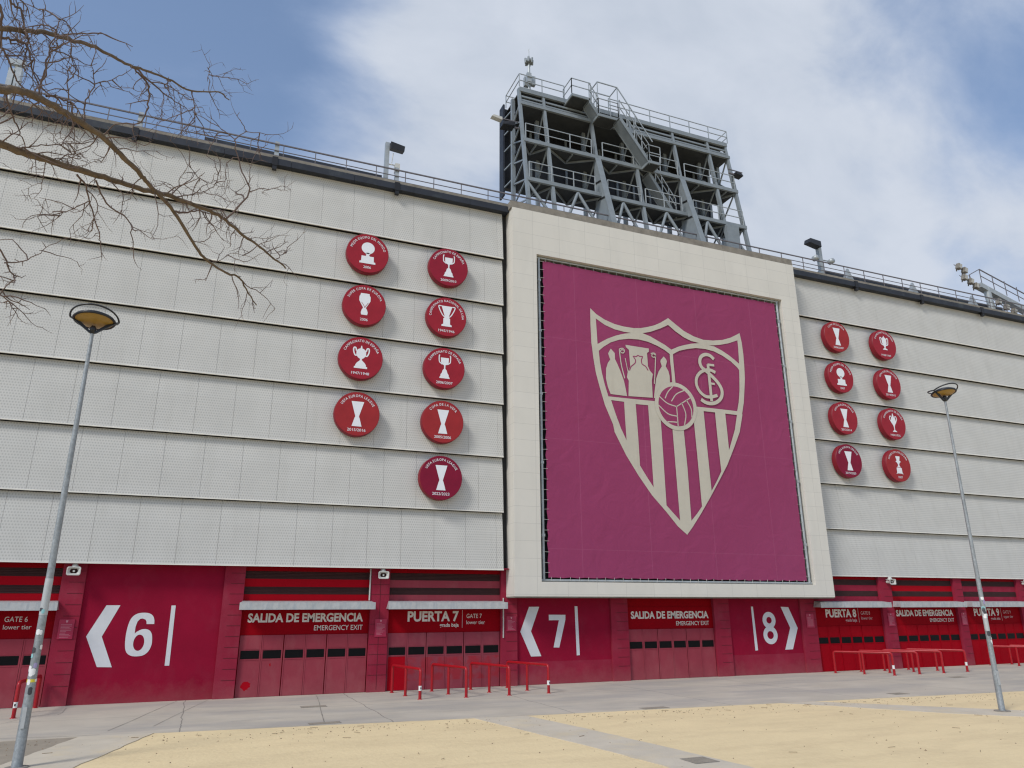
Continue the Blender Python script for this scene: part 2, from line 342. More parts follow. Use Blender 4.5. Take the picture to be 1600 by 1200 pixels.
def arc_text(mb, txt, cx, cz, rad, size, y, off=.02, mi=0, span=None, sx=1.0):
    ws = [adv(c)*size*sx*1.06 for c in txt]; tot = sum(ws)/rad
    k = 1 if not span else span/tot
    ang = tot*k/2
    for c, wv in zip(txt, ws):
        a = ang-wv*k/rad/2; ang -= wv*k/rad
        if c == ' ': continue
        vs, fs = glyphs(c, off); mid = (max(v[0] for v in vs)+min(v[0] for v in vs))/2
        out = []
        for vx, vy in vs:
            u = (vx-mid)*size*sx; t_ = rad+vy*size
            out.append((cx-t_*math.sin(a)+u*math.cos(a), y, cz+t_*math.cos(a)+u*math.sin(a)))
        ff = []
        for f in fs:
            p = [out[i] for i in f]; ar = sum(p[i][0]*p[(i+1) % len(p)][2]-p[(i+1) % len(p)][0]*p[i][2] for i in range(len(p)))
            ff.append(f if ar > 0 else f[::-1])
        mb.add(out, ff, mi)
def ell(cx, cz, rx, rz, n=40, a0=0, a1=2*math.pi): return [(cx+rx*math.cos(a0+(a1-a0)*i/n), cz+rz*math.sin(a0+(a1-a0)*i/n)) for i in range(n+(0 if abs(a1-a0-2*math.pi) < 1e-6 else 1))]
# ---------------------------------------------------------------- ground
XL, XR = -26, 96
def rag(pts, a=.03, step=.35, skip=60):
    o = []
    for i, p in enumerate(pts):
        q = pts[(i+1) % len(pts)]; n = int(min(math.dist(p, q), skip)/step) if math.dist(p, q) < skip else 1
        for k in range(max(1, n)):
            u = k/max(1, n); o.append((p[0]+(q[0]-p[0])*u+(random.gauss(0, a*.5) if k else 0), p[1]+(q[1]-p[1])*u+(random.gauss(0, a*.5) if k else 0)))
    return o
mb = MB(); mb.add([(-400, -300, 0), (500, -300, 0), (500, 400, 0), (-400, 400, 0)], [(0, 1, 2, 3)])
tag(mb.build('ground', 'sand'), kind='structure')
mb = MB(); mb.slab(rag([(-2.4, -7.0), (-.73, -7.08), (3.0, -7.4), (8.3, -7.9), (18.8, -8.65), (29, -9.4), (60, -11.8), (110, -15.5), (110, .62), (-60, .62), (-60, -7.0)], .02, .35, 35), -.05, .012)
def crack(pts, w_, z=.0165):
    P = [(p[0], p[1]) for p in curve_pts([(a, b, 0) for a, b in pts], 6)]
    for i in range(len(P)-1):
        (a, b), (c, d) = P[i], P[i+1]; l = math.hypot(c-a, d-b) or 1; nx, ny = -(d-b)/l*w_/2*random.uniform(.6, 1.4), (c-a)/l*w_/2
        mb.add([(a+nx, b+ny, z), (a-nx, b-ny, z), (c-nx, d-ny, z), (c+nx, d+ny, z)], [(0, 1, 2, 3)], 1)
for c_, w_ in (([(-1.87,-6.23),(-1.42,-4.32),(-0.97,-2.22),(-0.31,0.6)], .03), ([(-0.8,-5.8),(-0.17,-3.07),(0.63,0.17)], .025), ([(4.38,0.12),(4.17,-2.05),(3.92,-4.16),(3.59,-7.17)], .04), ([(-4.8,-3.63),(-4.33,-2.37),(-3.64,-1.99),(-3.65,-0.22)], .02),
              ([(10.23,-2.2),(12.38,-2.61),(14.88,-2.85),(18.26,-2.78)], .018), ([(20.13,-2.78),(25.23,-2.78),(29.33,-4.18),(36.97,-3.16)], .02), ([(-3.36,0.77),(-1.09,0.21),(1.38,-0.17),(3.9,-0.54)], .02), ([(-4.22,-6.52),(-2.94,-6.77),(-1.99,-6.86)], .03), ([(1.18,-5.69),(3.88,-5.59),(6.14,-5.91),(8.52,-6.23)], .018)):
    crack(c_, w_*.6)
tag(mb.build('pavement', ['pave', 'iron']), kind='structure')
mb = MB(); mb.slab([(-60, -7.02), (-2.42, -7.02), (-3.42, -10.46), (-5.6, -18), (-60, -18)], -.05, .004)
tag(mb.build('road', 'asph'), kind='structure')
mb = MB(); mb.slab(rag([(-2.44, -7.012), (-.73, -7.092), (-1.99, -11.29), (-4.2, -19), (-5.95, -19), (-3.42, -10.46)]), -.055, .016)
tag(mb.build('path', 'path'), kind='structure')
mb = MB(); mb.slab(rag([(7.75, -7.87), (9.35, -8.0), (9.75, -10.5), (10.2, -14), (10.75, -19), (9.35, -19), (8.72, -13.8), (8.2, -10.6)]), -.055, .009)
tag(mb.build('path', 'path'), kind='structure')
mb = MB(); mb.slab(rag([(18.3, -8.64), (19.6, -8.74), (22.9, -12.3), (27, -16.8), (26.0, -17.8), (20.96, -12.56), (19.3, -9.9)]), -.055, .009)
tag(mb.build('path', 'path'), kind='structure')
# loose stones and twig litter on the sand
mb = MB()
for i in range(950):
    x = random.uniform(-4, 30); y = random.uniform(-21, -7.3)
    if i % 2 == 0: y = -7.6-.07*x-abs(random.gauss(0, .8)); x += random.gauss(0, .3)
    if y > -7.6-.075*x and i % 9: continue
    r = random.uniform(.006, .017)*(1.5 if random.random() < .08 else 1); a = random.uniform(0, 6.28)
    if random.random() < .12:
        l = random.uniform(.06, .22); mb.tube([(x, y, .022), (x+l*math.cos(a), y+l*math.sin(a), .026)], .006, 4)
    else:
        vs = [(x+r*1.4*math.cos(a+k*1.57)*random.uniform(.7, 1.2), y+r*math.sin(a+k*1.57)*random.uniform(.7, 1.2), .0) for k in range(4)]+[(x, y, r*.9+.012)]
        mb.add(vs, [(0, 1, 4), (1, 2, 4), (2, 3, 4), (3, 0, 4)])
tag(mb.build('pebbles', 'peb'), 'small brown stones and twig bits scattered over the yellow sand', 'pebbles', kind='stuff')
# drain covers
for (x, y, wx, wy, lb) in ((3.83, -3.2, .75, .35, 'flat iron drain cover in paving before left emergency exit doors'), (3.6, -7.12, .8, .3, 'flat iron drain cover on the paving edge, below emergency exit doors'),
        (13.75, -8.05, .85, .3, 'iron drain cover at paving edge in front of number seven wall'), (9.95, -15.7, .5, .5, 'iron cover set in the concrete strip nearest the camera'),
        (24.1, -8.2, .6, .4, 'iron drain cover at paving edge left of right lamp post'), (32.2, -4.3, .8, .4, 'iron drain cover near the long row of right handrails')):
    mb = MB(); mb.box(x-wx/2-.04, x+wx/2+.04, y-wy/2-.04, y+wy/2+.04, .004, .019); mb.box(x-wx/2, x+wx/2, y-wy/2, y+wy/2, .019, .023, 1)
    for k in range(7): xx = x-wx/2+wx*(k+.5)/7; mb.box(xx-.008, xx+.008, y-wy/2+.03, y+wy/2-.03, .023, .026, 0)
    tag(mb.build('drain_cover', ['iron', 'asph'], loc=(x, y, 0)), lb, 'drain cover', 'iron covers in the ground')
# ---------------------------------------------------------------- stadium
ST = empty('stadium', (12, .5, 0), 'white panelled stadium facade with crimson gates and cream stone portal', 'stadium')
mb = MB(); mb.box(XL, XR, .62, 12, 0, 4.66); mb.build('lower_wall', 'red', ST)
mb = MB(); mb.box(XL, 12.4, .34, 12, 4.70, 21.9); mb.box(12.4, 29.2, .34, 12, 4.70, 21.9); mb.box(29.2, XR, .64, 12, 4.70, 21.9); mb.build('inner_wall', 'core', ST)
mb = MB(); mb.box(XL, XR, .66, 12.1, 21.9, 22.0); mb.build('roof', 'roof', ST)
mb = MB(); mb.box(XL, 12.05, .02, .66, 4.661, 4.70); mb.box(29.36, XR, .32, .66, 4.661, 4.70); mb.build('soffit', 'pil', ST)
CH, Z7 = 2.426, 4.664
def course(k, x0, x1, y0):
    zb = Z7+k*CH; zt = Z7+(k+1)*CH-.06 if k < 6 else 21.70
    mb = MB(); off = random.uniform(0, 1.38)
    x = x0+(.40-x0) % 1.385 - 1.385 + (.0 if k % 2 == 0 else .0) + [0, .55, .05, .62, .2, .75, 0][k]
    while x > x0: x -= 1.385
    prof = [(0, 0), (.006, .03), (.03, .35), (.055, .9), (.09, 1.5), (.15, 2.1), (.19, zt-zb)]
    while x < x1:
        a = max(x, x0)+.004; b = min(x+1.385, x1)-.004; x += 1.385
        if b-a < .02: continue
        dy = random.uniform(-.004, .004)
        vs = []
        for (py, pz) in prof: vs += [(a, y0+py+dy, zb+pz), (b, y0+py+dy, zb+pz)]
        n = len(prof); mb.add(vs, [(2*i, 2*i+1, 2*i+3, 2*i+2) for i in range(n-1)])
        mb.add([(a, y0+dy, zb), (b, y0+dy, zb), (b, y0+dy+.05, zb), (a, y0+dy+.05, zb)], [(0, 3, 2, 1)])
        mb.add([(p[0], p[1]+.03, p[2]) for p in vs], [(2*i+1, 2*i, 2*i+2, 2*i+3) for i in range(n-1)])
        # returns at the panel edges
        for e in (0, 1):
            mb.add([v for v in vs[e::2]]+[(v[0], v[1]+.03, v[2]) for v in vs[e::2]], [((i, i+1, n+i+1, n+i) if e else (i+1, i, n+i, n+i+1)) for i in range(n-1)])
    mb.box(x0, x1, y0-.012, y0+.045, zb-.045, zb-.002, 1)
    o = mb.build('cladding', ['clad', 'lip'], ST)
    # thin backing behind the seams
    b2 = MB(); b2.add([(x0, y0+.04, zb+.02), (x1, y0+.04, zb+.02), (x1, y0+.225, zt-.02), (x0, y0+.225, zt-.02)], [(0, 1, 2, 3)])
    b2.build('backing', 'lip', o)
for k in range(7): course(k, XL, 11.79, 0.0)
for k in range(7): course(k, 29.40, XR, .3)
# gutter and parapet
for (x0, x1, y0) in ((XL, 12.03, 0), (29.37, XR, .28)):
    mb = MB(); x = x0
    while x < x1:
        b = min(x+2.77, x1); mb.box(x+.006, b-.006, y0-.14, y0+.4, 21.68, 21.985); x += 2.77
    mb.build('gutter', 'gutter', ST)
mb = MB()
for (x0, x1, y0, z0) in ((XL, 11.98, -.05, 21.99), (11.98, 29.4, -.46, 21.775), (29.4, XR, .22, 21.99)):
    x = x0
    while x < x1: b = min(x+4.2, x1); mb.box(x+.004, b-.004, y0, .9, z0, 22.17+random.uniform(-.01, .01)); x += 4.2
mb.build('parapet', 'concrete', ST)
hang = [-20.5, -15, -10, -4.5, 1.0, 6.45]; hang2 = [34.9, 40.4, 45.9, 51.4, 57]
for x in hang+hang2:
    y0 = 0 if x < 20 else .28
    mb = MB(); mb.box(x-.12, x+.12, y0-.17, y0+.1, 21.62, 22.04); mb.box(x-.09, x+.09, y0-.15, y0+.02, 21.44, 21.62)
    o = mb.build('gutter_bracket', 'black', ST)
    mb = MB(); a, b = x-.05, x+.13
    if x < 20: mb.hexa([(a, y0+.25, 22.1), (b+.02, y0+.25, 22.1), (b+.02, y0+.5, 22.1), (a, y0+.5, 22.1)], [(a, y0+.3, 23.12), (b, y0+.3, 23.12), (b, y0+.4, 23.12), (a, y0+.4, 23.12)])
    else: mb.hexa([(a-.2, y0+.25, 22.1), (b+.3, y0+.25, 22.1), (b+.3, y0+.8, 22.1), (a-.2, y0+.8, 22.1)], [(a+.02, y0+.35, 23.1), (b-.05, y0+.35, 23.1), (b-.05, y0+.45, 23.1), (a+.02, y0+.45, 23.1)])
    mb.build('roof_fin', 'steell', ST)
# cream stone portal
mb = MB(); PX0, PX1, HX0, HX1, HZ0, HZ1 = 12.06, 29.35, 13.30, 28.22, 4.15, 19.47
mb.box(PX0, PX1, -.54, 1.0, 3.55, HZ0); mb.box(PX0, PX1, -.54, 1.0, HZ1, 21.77)
mb.box(PX0, HX0, -.54, 1.0, HZ0, HZ1); mb.box(HX1, PX1, -.54, 1.0, HZ0, HZ1)
pf = mb.build('stone_portal', 'stone', ST)
mb = MB(); mb.box(HX0, HX1, .1, .3, HZ0, HZ1); mb.build('recess_back', 'core', pf)
mb = MB(); mb.box(PX0+.02, PX1-.02, -.50, 1.0, 3.50, 3.549); mb.build('portal_soffit', 'concrete', pf)
# pillars with mortar grooves
PIL = [(-10.05, -9.3), (-4.5, -3.77), (.78, 1.5), (6.28, 7.02), (11.83, 12.56), (17.1, 17.97), (22.68, 23.56), (27.92, 28.88), (33.45, 34.3), (39.05, 39.7), (44.3, 45.1), (49.8, 50.6)]
for i, (a, b) in enumerate(PIL):
    mb = MB(); mb.box(a, b, .4, .619, 0, 4.66)
    full = i in (3,)
    z = .62
    while z < 4.4:
        if not (2.5 < z < 3.3 and full):
            mb.box(a+(b-a)*(.02 if full else .32), b-.02, .393, .4, z, z+.016, 1)
        z += .375
    if full: mb.box(a+(b-a)*.5-.008, a+(b-a)*.5+.008, .3935, .4, .1, 4.5, 1)
    mb.build('pillar', ['pil', 'groove'], ST)
# painted wall bays
def digit8(mb, cx, cz, w_, h, t_, y):
    z1 = cz+h*.24; z2 = cz-h*.22
    mb.poly([ell(cx, z1, w_*.46, h*.26), ell(cx, z1, w_*.46-t_, h*.26-t_*1.0)], y)
    mb.poly([ell(cx, z2, w_*.5, h*.28), ell(cx, z2, w_*.5-t_, h*.28-t_*1.0)], y-.001)
def digit6(mb, cx, cz, w_, h, y):
    o = [(.985, .735), (.97, .83), (.90, .925), (.75, .985), (.52, 1.0), (.30, .975), (.13, .89), (.04, .74), (0, .5), (.02, .25), (.10, .10), (.27, .02), (.50, 0), (.74, .025), (.90, .11), (.98, .24), (.985, .36), (.95, .49), (.86, .58), (.70, .62), (.53, .61), (.38, .56), (.31, .52), (.31, .68), (.36, .80), (.45, .86), (.54, .865), (.64, .84), (.69, .79), (.70, .735)]
    f = lambda q: [(cx+(u-.5)*w_, cz+(v-.5)*h) for u, v in q]
    mb.poly([f(smooth2(o[:22], 3)+o[22:]), f(ell(.505, .31, .20, .185, 28))], y)
for n_, a, b in (('6', -3.77, .78), ('7', 12.56, 17.1), ('8', 23.56, 27.92)):
    mb = MB(); mb.box(a+.001, b-.001, .5, .619, 0, 4.66); wl = mb.build('wall_panel', 'red', ST)
    if n_ != '6': mb = MB(); mb.box(a+.003, b-.003, .488, .5, .02, .92); mb.build('skirting', 'pil', wl)
    ar = MB(); nm = MB(); br = MB(); y = .494
    if n_ == '6':
        ar.poly([[(-3.01,3.23),(-2.57,3.23),(-3.01,2.19),(-2.56,1.18),(-3.02,1.2),(-3.49,2.2)]], y); br.poly([[(-0.92,3.22),(-0.78,3.22),(-0.75,1.18),(-0.9,1.18)]], y)
        digit6(nm, -1.83, 2.245, .87, 1.46, y)
    elif n_ == '7':
        ar.poly([[(13.15,3.14),(13.63,3.14),(13.23,2.14),(13.7,1.13),(13.22,1.13),(12.74,2.13)]], y); br.poly([[(15.34,3.16),(15.48,3.16),(15.53,1.13),(15.38,1.12)]], y)
        nm.poly([[(14.08,2.81),(14.88,2.8),(14.87,2.58),(14.55,1.46),(14.28,1.47),(14.56,2.58),(14.08,2.58)]], y)
    else:
        ar.poly([[(26.77,3.11),(27.25,3.09),(27.7,2.1),(27.26,1.11),(26.78,1.1),(27.23,2.11)]], y); br.poly([[(24.95,3.12),(25.07,3.12),(25.13,1.11),(24.97,1.1)]], y)
        digit8(nm, *[(25.97,2.12)][0], .86, 1.50, .235, y)
    ar.build('arrow', 'numw', wl); nm.build('number', 'numw', wl); br.build('stripe', 'numw', wl)
# gates
def gate(a, b, es=None, num=None, tier='grada baja', tier2='lower tier', under=False, style='fade'):
    yb = .575
    mb = MB(); mb.box(a+.002, b-.002, yb, .619, 0, 4.66, 0)
    mb.box(a+.002, b-.002, yb-.03, yb, 2.16, 3.12, 1)
    if not under:
        bm = 2
        mb.box(a+.002, b-.002, yb-.02, yb, 3.3, 3.62, bm); mb.box(a+.002, b-.002, yb-.02, yb, 3.90, 4.19, bm); mb.box(a+.002, b-.002, yb-.02, yb, 4.48, 4.655, 1)
    g = mb.build('gate', ['crimdk', 'crimdk', {'fade': 'bandr', 'patch': 'fade', 'crim': 'pil', 'exit': 'bandr'}['exit' if es else style]], ST)
    if not under:
        for z0 in (3.62, 4.19):
            mb = MB(); mb.box(a+.004, b-.004, yb-.004, yb, z0, z0+.285)
            for k in range(5):
                z = z0+.02+k*.055; mb.hexa([(a+.01, yb-.03, z), (b-.01, yb-.03, z), (b-.01, yb-.005, z+.028), (a+.01, yb-.005, z+.028)], [(a+.01, yb-.03, z+.008), (b-.01, yb-.03, z+.008), (b-.01, yb-.005, z+.036), (a+.01, yb-.005, z+.036)])
            mb.build('louver', 'louv', g)
        mb = MB(); mb.hexa([(a-.1, -.12, 3.08), (b+.06, -.12, 3.08), (b+.06, .42, 3.08), (a-.1, .42, 3.08)], [(a-.1, -.12, 3.31), (b+.06, -.12, 3.31), (b+.02, .42, 3.38), (a-.02, .42, 3.38)])
        mb.box(a-.13, b+.09, -.14, -.12, 3.06, 3.32)
        mb.build('canopy', 'canopy', g)
    n = 6; wv = (b-a-.04)/n
    for k in range(n):
        x0 = a+.02+k*wv; x1 = x0+wv
        gp = .018 if k % 2 == 0 else .006
        dm = {'fade': 'fade', 'patch': 'patch', 'crim': 'crim'}[style]
        mb = MB(); mb.box(x0+gp, x1-(.024-gp), yb-.055, yb, .02, 2.15)
        mb.box(x0+gp, x0+gp+.045, yb-.066, yb-.055, .02, 2.15); mb.box(x1-.024+gp-.045, x1-.024+gp, yb-.066, yb-.055, .02, 2.15)
        mb.box(x0+gp+.045, x1-.024+gp-.045, yb-.0655, yb-.055, 1.66, 1.70); mb.box(x0+gp+.045, x1-.024+gp-.045, yb-.0655, yb-.055, 1.28, 1.32)
        if style == 'patch' and k == 0: mb.box(x0+gp+.046, x1-.024+gp-.046, yb-.06, yb-.055, .04, 1.27, 1)
        if es and a < 3 and k in (0, 1): mb.poly([[(x0+.36+(p[0])*random.uniform(.6, 1.15), (.42 if k == 0 else 1.1)+p[1]*random.uniform(.6, 1.15)) for p in ell(0, 0, .17 if k == 0 else .03, .20 if k == 0 else .07, 18)]], yb-.0562, 1)
        mb.build('door_leaf', [dm, 'bandr'], g)
        mb = MB(); mb.box(x0+.075, x1-.06, yb-.063, yb-.05, 1.33, 1.62); mb.build('window', 'glass', g)
    y = yb-.034
    L_ = MB(); S_ = MB(); W = b-a
    if es:
        put_text(L_, 'SALIDA DE EMERGENCIA', a+W*.05, b-W*.05, 2.62, .30, y, .035)
        put_text(S_, 'EMERGENCY EXIT', a+W*.56, b-W*.05, 2.30, .185, y, .004)
    else:
        put_text(L_, 'PUERTA '+num, a+W*.17, a+W*.62, 2.60, .37, y, .035)
        put_text(S_, tier, a+W*.45, a+W*.62, 2.37, .14, y, .02)
        x = a+W*.65; D_ = MB(); D_.box(x, x+.02, y-.002, y+.003, 2.32, 3.02); D_.build('divider_line', 'lettd', g)
        S_.build('small_lettering', 'letter' if a < 14 else 'lettd', g); S_ = MB(); put_text(S_, 'GATE '+num, a+W*.69, a+W*.83, 2.70, .17, y, .0)
        put_text(S_, tier2, a+W*.69, a+W*.86, 2.46, .15, y, .0)
    L_.build('lettering', 'letter', g); S_.build('small_lettering', 'letter' if es or a < 14 else 'lettd', g)
    return g
gate(-9.3, -4.5, num='6'); gate(1.5, 6.28, es=1); gate(7.02, 11.83, num='7', style='patch')
gate(17.97, 22.68, es=1, under=True); gate(28.88, 33.45, num='8', style='crim'); gate(34.3, 39.05, es=1, style='crim')
gate(39.7, 44.3, num='9', tier='grada alta', tier2='upper tier', style='crim'); gate(45.1, 49.8, es=1, style='crim')
# white drain pipes beside two pillars
for x, z0, z1 in ((6.22, 3.4, 4.6), (11.92, 1.9, 3.5)):
    mb = MB(); mb.tube([(x, .38, z0), (x, .38, z1)], .03, 8); mb.build('pipe', 'horn', ST)
# ---------------------------------------------------------------- banner with crest
BN = empty('banner', (20.7, -.3, 4.2), 'huge magenta banner with cream shield crest hung inside the stone portal', 'banner')
bx0, bx1, bz0, bz1 = 13.70, 27.84, 4.33, 19.24
mb = MB(); nx_, nz_ = 40, 42; vs = []
for j in range(nz_+1):
    for i in range(nx_+1):
        u, v_ = i/nx_, j/nz_
        e = .02*math.sin(u*2*math.pi*17) if j in (0, nz_) else 0
        sag = .05*math.sin(math.pi*u)*(1 if j == nz_ else 0)
        x = bx0+(bx1-bx0)*u + (.03*math.sin(v_*2*math.pi*19) if i in (0, nx_) else 0)
        vs.append((x, -.36+.012*math.sin(u*9+v_*4), bz0+(bz1-bz0)*v_+e-sag))
mb.add(vs, [(j*(nx_+1)+i, j*(nx_+1)+i+1, (j+1)*(nx_+1)+i+1, (j+1)*(nx_+1)+i) for j in range(nz_) for i in range(nx_)], 0, True)
fab = mb.build('fabric', 'bann', BN)
fm = MB()
for (a, b) in (((13.50, 4.24), (13.50, 19.38)), ((28.03, 4.24), (28.03, 19.38))): fm.tube([(a[0], -.32, a[1]), (b[0], -.32, b[1])], .065, 8)
for z in (4.22, 19.40): fm.tube([(13.36, -.32, z), (28.16, -.32, z)], .05, 8)
for z in (6.1, 9.3, 12.5, 15.6, 18.2):
    for xx, x2 in ((13.50, 13.3), (28.03, 28.22)): fm.tube([(xx, -.32, z), (x2, .05, z+.05)], .04, 6); fm.box(xx-.07, xx+.07, -.39, -.25, z-.05, z+.07)
fm.build('frame', 'steell', BN)
ties = []
x = bx0+.15
while x < bx1:
    for z0, z1 in ((4.19, 4.36), (19.42, 19.20)): ties.append(((x, -.375, z0), (x+random.uniform(-.03, .03), -.375, z1)))
    x += .44+random.uniform(-.03, .03)
z = bz0+.2
while z < bz1:
    for x0, x1 in ((13.48, 13.76), (28.05, 27.80)): ties.append(((x0, -.375, z), (x1, -.375, z+random.uniform(-.03, .03))))
    z += .44+random.uniform(-.03, .03)
random.shuffle(ties)
for a, b in ties[:100]: lc = MB(); lc.bar(a, b, .013, .013); lc.build('tie', 'horn', BN)
lc = MB()
for a, b in ties[100:]: lc.bar(a, b, .013, .013)
tag(lc.build('ties', 'horn', BN), kind='stuff')
cy = -.385
outer = [(16.21,17.15),(16.54,16.88),(17.0,16.66),(17.53,16.51),(18.07,16.45),(18.63,16.45),(19.05,16.51),(19.48,16.64),(19.84,16.77),(20.21,16.96),(20.72,17.3),(21.15,17.02),(21.64,16.72),(22.21,16.51),(22.8,16.4),(23.41,16.44),(24.03,16.56),(24.59,16.77),(25.01,17.0),(25.2,17.11),(25.28,16.59),(25.31,15.92),(25.29,15.24),(25.25,14.58),(25.14,13.91),(25.02,13.24),(24.83,12.58),(24.86,12.59),(24.57,11.63),(24.14,10.81),(23.61,9.87),(23.1,9.14),(22.45,8.24),(21.83,7.42),(21.22,6.68),(20.92,6.36),(20.44,6.73),(19.84,7.39),(19.12,8.12),(18.47,8.97),(17.83,9.93),(17.26,11.01),(17.2,11.36),(16.8,12.29),(16.57,13.1),(16.38,13.86),(16.28,14.57),(16.2,15.36),(16.19,16.29)]
holes = [
 [(16.5,16.65),(16.99,16.38),(17.52,16.23),(18.06,16.17),(18.48,16.17),(18.05,16.07),(17.57,15.9),(17.09,15.67),(16.75,15.46),(16.54,15.32),(16.52,16.03)],
 [(19.13,16.25),(19.6,16.39),(20.19,16.65),(20.69,16.92),(21.12,16.62),(21.61,16.36),(22.04,16.23),(22.55,16.18),(22.03,16.08),(21.57,15.94),(21.2,15.8),(20.78,15.59),(20.41,15.8),(19.99,15.97),(19.58,16.14)],
 [(23.07,16.15),(23.38,16.17),(23.84,16.26),(24.4,16.42),(25.01,16.67),(25.01,16.22),(24.98,15.61),(24.96,15.35),(24.69,15.54),(24.33,15.76),(23.89,15.97),(23.45,16.12)],
 [(16.59,14.98),(16.87,15.23),(17.28,15.51),(17.76,15.71),(18.31,15.84),(18.87,15.88),(19.42,15.83),(19.97,15.68),(20.38,15.51),(20.66,15.34),(20.66,14.93),(20.69,14.37),(20.69,13.92),(20.69,13.64),(20.44,13.52),(20.18,13.36),(19.99,13.1),(19.86,12.76),(18.4,12.74),(17.01,12.73),(16.84,13.31),(16.71,13.89),(16.63,14.43)],
 [(20.86,15.36),(21.25,15.59),(21.78,15.76),(22.3,15.88),(22.9,15.9),(23.42,15.84),(23.93,15.67),(24.44,15.41),(24.83,15.12),(24.93,14.99),(24.89,14.53),(24.82,13.87),(24.69,13.21),(24.54,12.73),(23.17,12.73),(21.9,12.72),(21.78,12.98),(21.59,13.27),(21.33,13.51),(20.89,13.65),(20.87,14.39),(20.85,14.96)],
 [(17.15,12.56),(17.86,12.55),(17.87,11.63),(17.89,10.66),(17.62,11.21),(17.37,11.88)],
 [(18.5,12.5),(19.2,12.51),(19.22,10.48),(19.23,8.51),(18.92,8.94),(18.55,9.5),(18.54,10.94)],
 [(19.87,12.38),(19.95,12.06),(20.18,11.79),(20.51,11.67),(20.54,9.55),(20.58,7.01),(20.23,7.35),(19.88,7.69),(19.88,10.08)],
 [(21.16,11.7),(21.48,11.83),(21.71,12.14),(21.8,12.42),(21.85,10.22),(21.89,7.73),(21.55,7.35),(21.22,7.03),(21.22,9.6)],
 [(22.45,12.53),(23.14,12.53),(23.16,11.03),(23.21,9.52),(22.88,9.01),(22.53,8.52),(22.48,10.56)],
 [(23.77,12.53),(24.5,12.52),(24.28,11.73),(23.8,10.63),(23.79,11.57)]]
bcx, bcz = [(20.81,12.62)][0]
cr_ = MB(); cr_.poly([outer]+holes, cy)
isl = [
 [(17.26,15.18),(17.16,15.02),(17.1,14.91),(17.2,14.6),(17.06,14.42),(16.95,14.11),(16.92,13.62),(17.0,13.21),(17.14,12.86),(18.04,12.85),(17.99,13.19),(17.91,13.61),(17.74,14.08),(17.59,14.43),(17.47,14.66),(17.47,14.97)],
 [(18.1,15.49),(18.12,15.37),(18.28,15.25),(18.31,14.39),(18.14,14.06),(18.09,13.81),(18.18,13.64),(18.12,12.86),(19.49,12.92),(19.5,13.79),(19.58,14.14),(19.42,14.31),(19.33,14.52),(19.32,15.22),(19.43,15.3),(19.44,15.47)],
 [(20.29,15.16),(20.1,14.96),(20.07,14.86),(20.14,14.62),(19.94,14.34),(19.76,13.94),(19.63,13.31),(19.56,12.92),(19.71,12.9),(19.86,13.24),(20.2,13.59),(20.55,13.73),(20.56,14.16),(20.51,14.41),(20.37,14.65),(20.46,14.91),(20.42,15.03)]]
for p in isl: cr_.poly([p], cy-.004)
def rb(pts, wv, mi=0, dy=.008, per=4): cr_.ribbon(smooth2(pts, per), wv, cy-dy, mi)
rb([(18.25,14.17),(18.36,14.4),(18.58,14.58),(18.63,14.77),(18.5,14.95),(18.67,14.94),(18.78,15.03),(18.88,14.98),(19.05,15.0),(18.97,14.82),(18.99,14.6),(19.19,14.5),(19.32,14.3)], .055, 1, .008, 2)
rb([(17.97,15.16),(17.9,15.21),(17.81,15.15),(17.83,15.05),(17.96,15.05),(18.02,15.18),(17.93,15.28),(17.75,15.22),(17.74,15.07)], .05)
rb([(17.74,15.07),(17.81,14.39),(17.96,13.74)], .055); rb([(18.04,14.79),(18.16,14.1)], .04)
rb([(19.76,15.17),(19.69,15.23),(19.6,15.17),(19.61,15.06),(19.75,15.06),(19.81,15.19),(19.72,15.27),(19.53,15.22)], .05); rb([(19.81,15.15),(19.72,14.31),(19.63,13.65)], .055)
rb([(23.36,15.4),(23.13,15.57),(22.83,15.59),(22.56,15.43),(22.46,15.16),(22.54,14.88),(22.82,14.68),(23.13,14.46),(23.5,14.12),(23.69,13.75),(23.61,13.36),(23.28,13.07),(22.9,12.97),(22.58,13.01),(22.35,13.13)], .185)
rb([(23.38,14.68),(23.09,14.77),(22.75,14.73),(22.4,14.54),(22.17,14.22),(22.15,13.84),(22.34,13.51),(22.65,13.32),(23.01,13.33),(23.38,13.45)], .165, 0, .010)
rb([(22.95,15.06),(22.97,14.08),(22.99,13.1)], .165, 0, .012); rb([(22.93,15.05),(23.34,15.06)], .13, 0, .014); rb([(23.01,14.05),(23.27,14.04)], .11, 0, .014)
RB = 1.23
cr_.poly([ell(bcx, bcz, RB, RB)], cy-.014); cr_.poly([ell(bcx, bcz, RB-.21, RB-.21)], cy-.018, 1)
def bs(pts, wv=.055): cr_.ribbon(smooth2([(bcx+p[0]*(RB-.2), bcz+p[1]*(RB-.2)) for p in pts], 5), wv, cy-.022)
bs([(-.95, .42), (-.5, .1), (.02, -.02)]); bs([(.02, -.02), (.45, .25), (.85, .50)]); bs([(.02, -.02), (.03, -.5), (.03, -.99)])
bs([(-.60, .33), (-.42, .66), (-.12, .97)]); bs([(-.25, .22), (.05, .60), (.52, .84)])
bs([(-.99, -.05), (-.5, -.42), (.02, -.50)]); bs([(-.55, -.82), (-.25, -.80), (.02, -.80)])
bs([(.34, .18), (.52, -.35), (.40, -.90)]); bs([(.62, .36), (.85, -.05), (.86, -.48)])
cr_.build('crest', ['crest', 'bann'], fab)
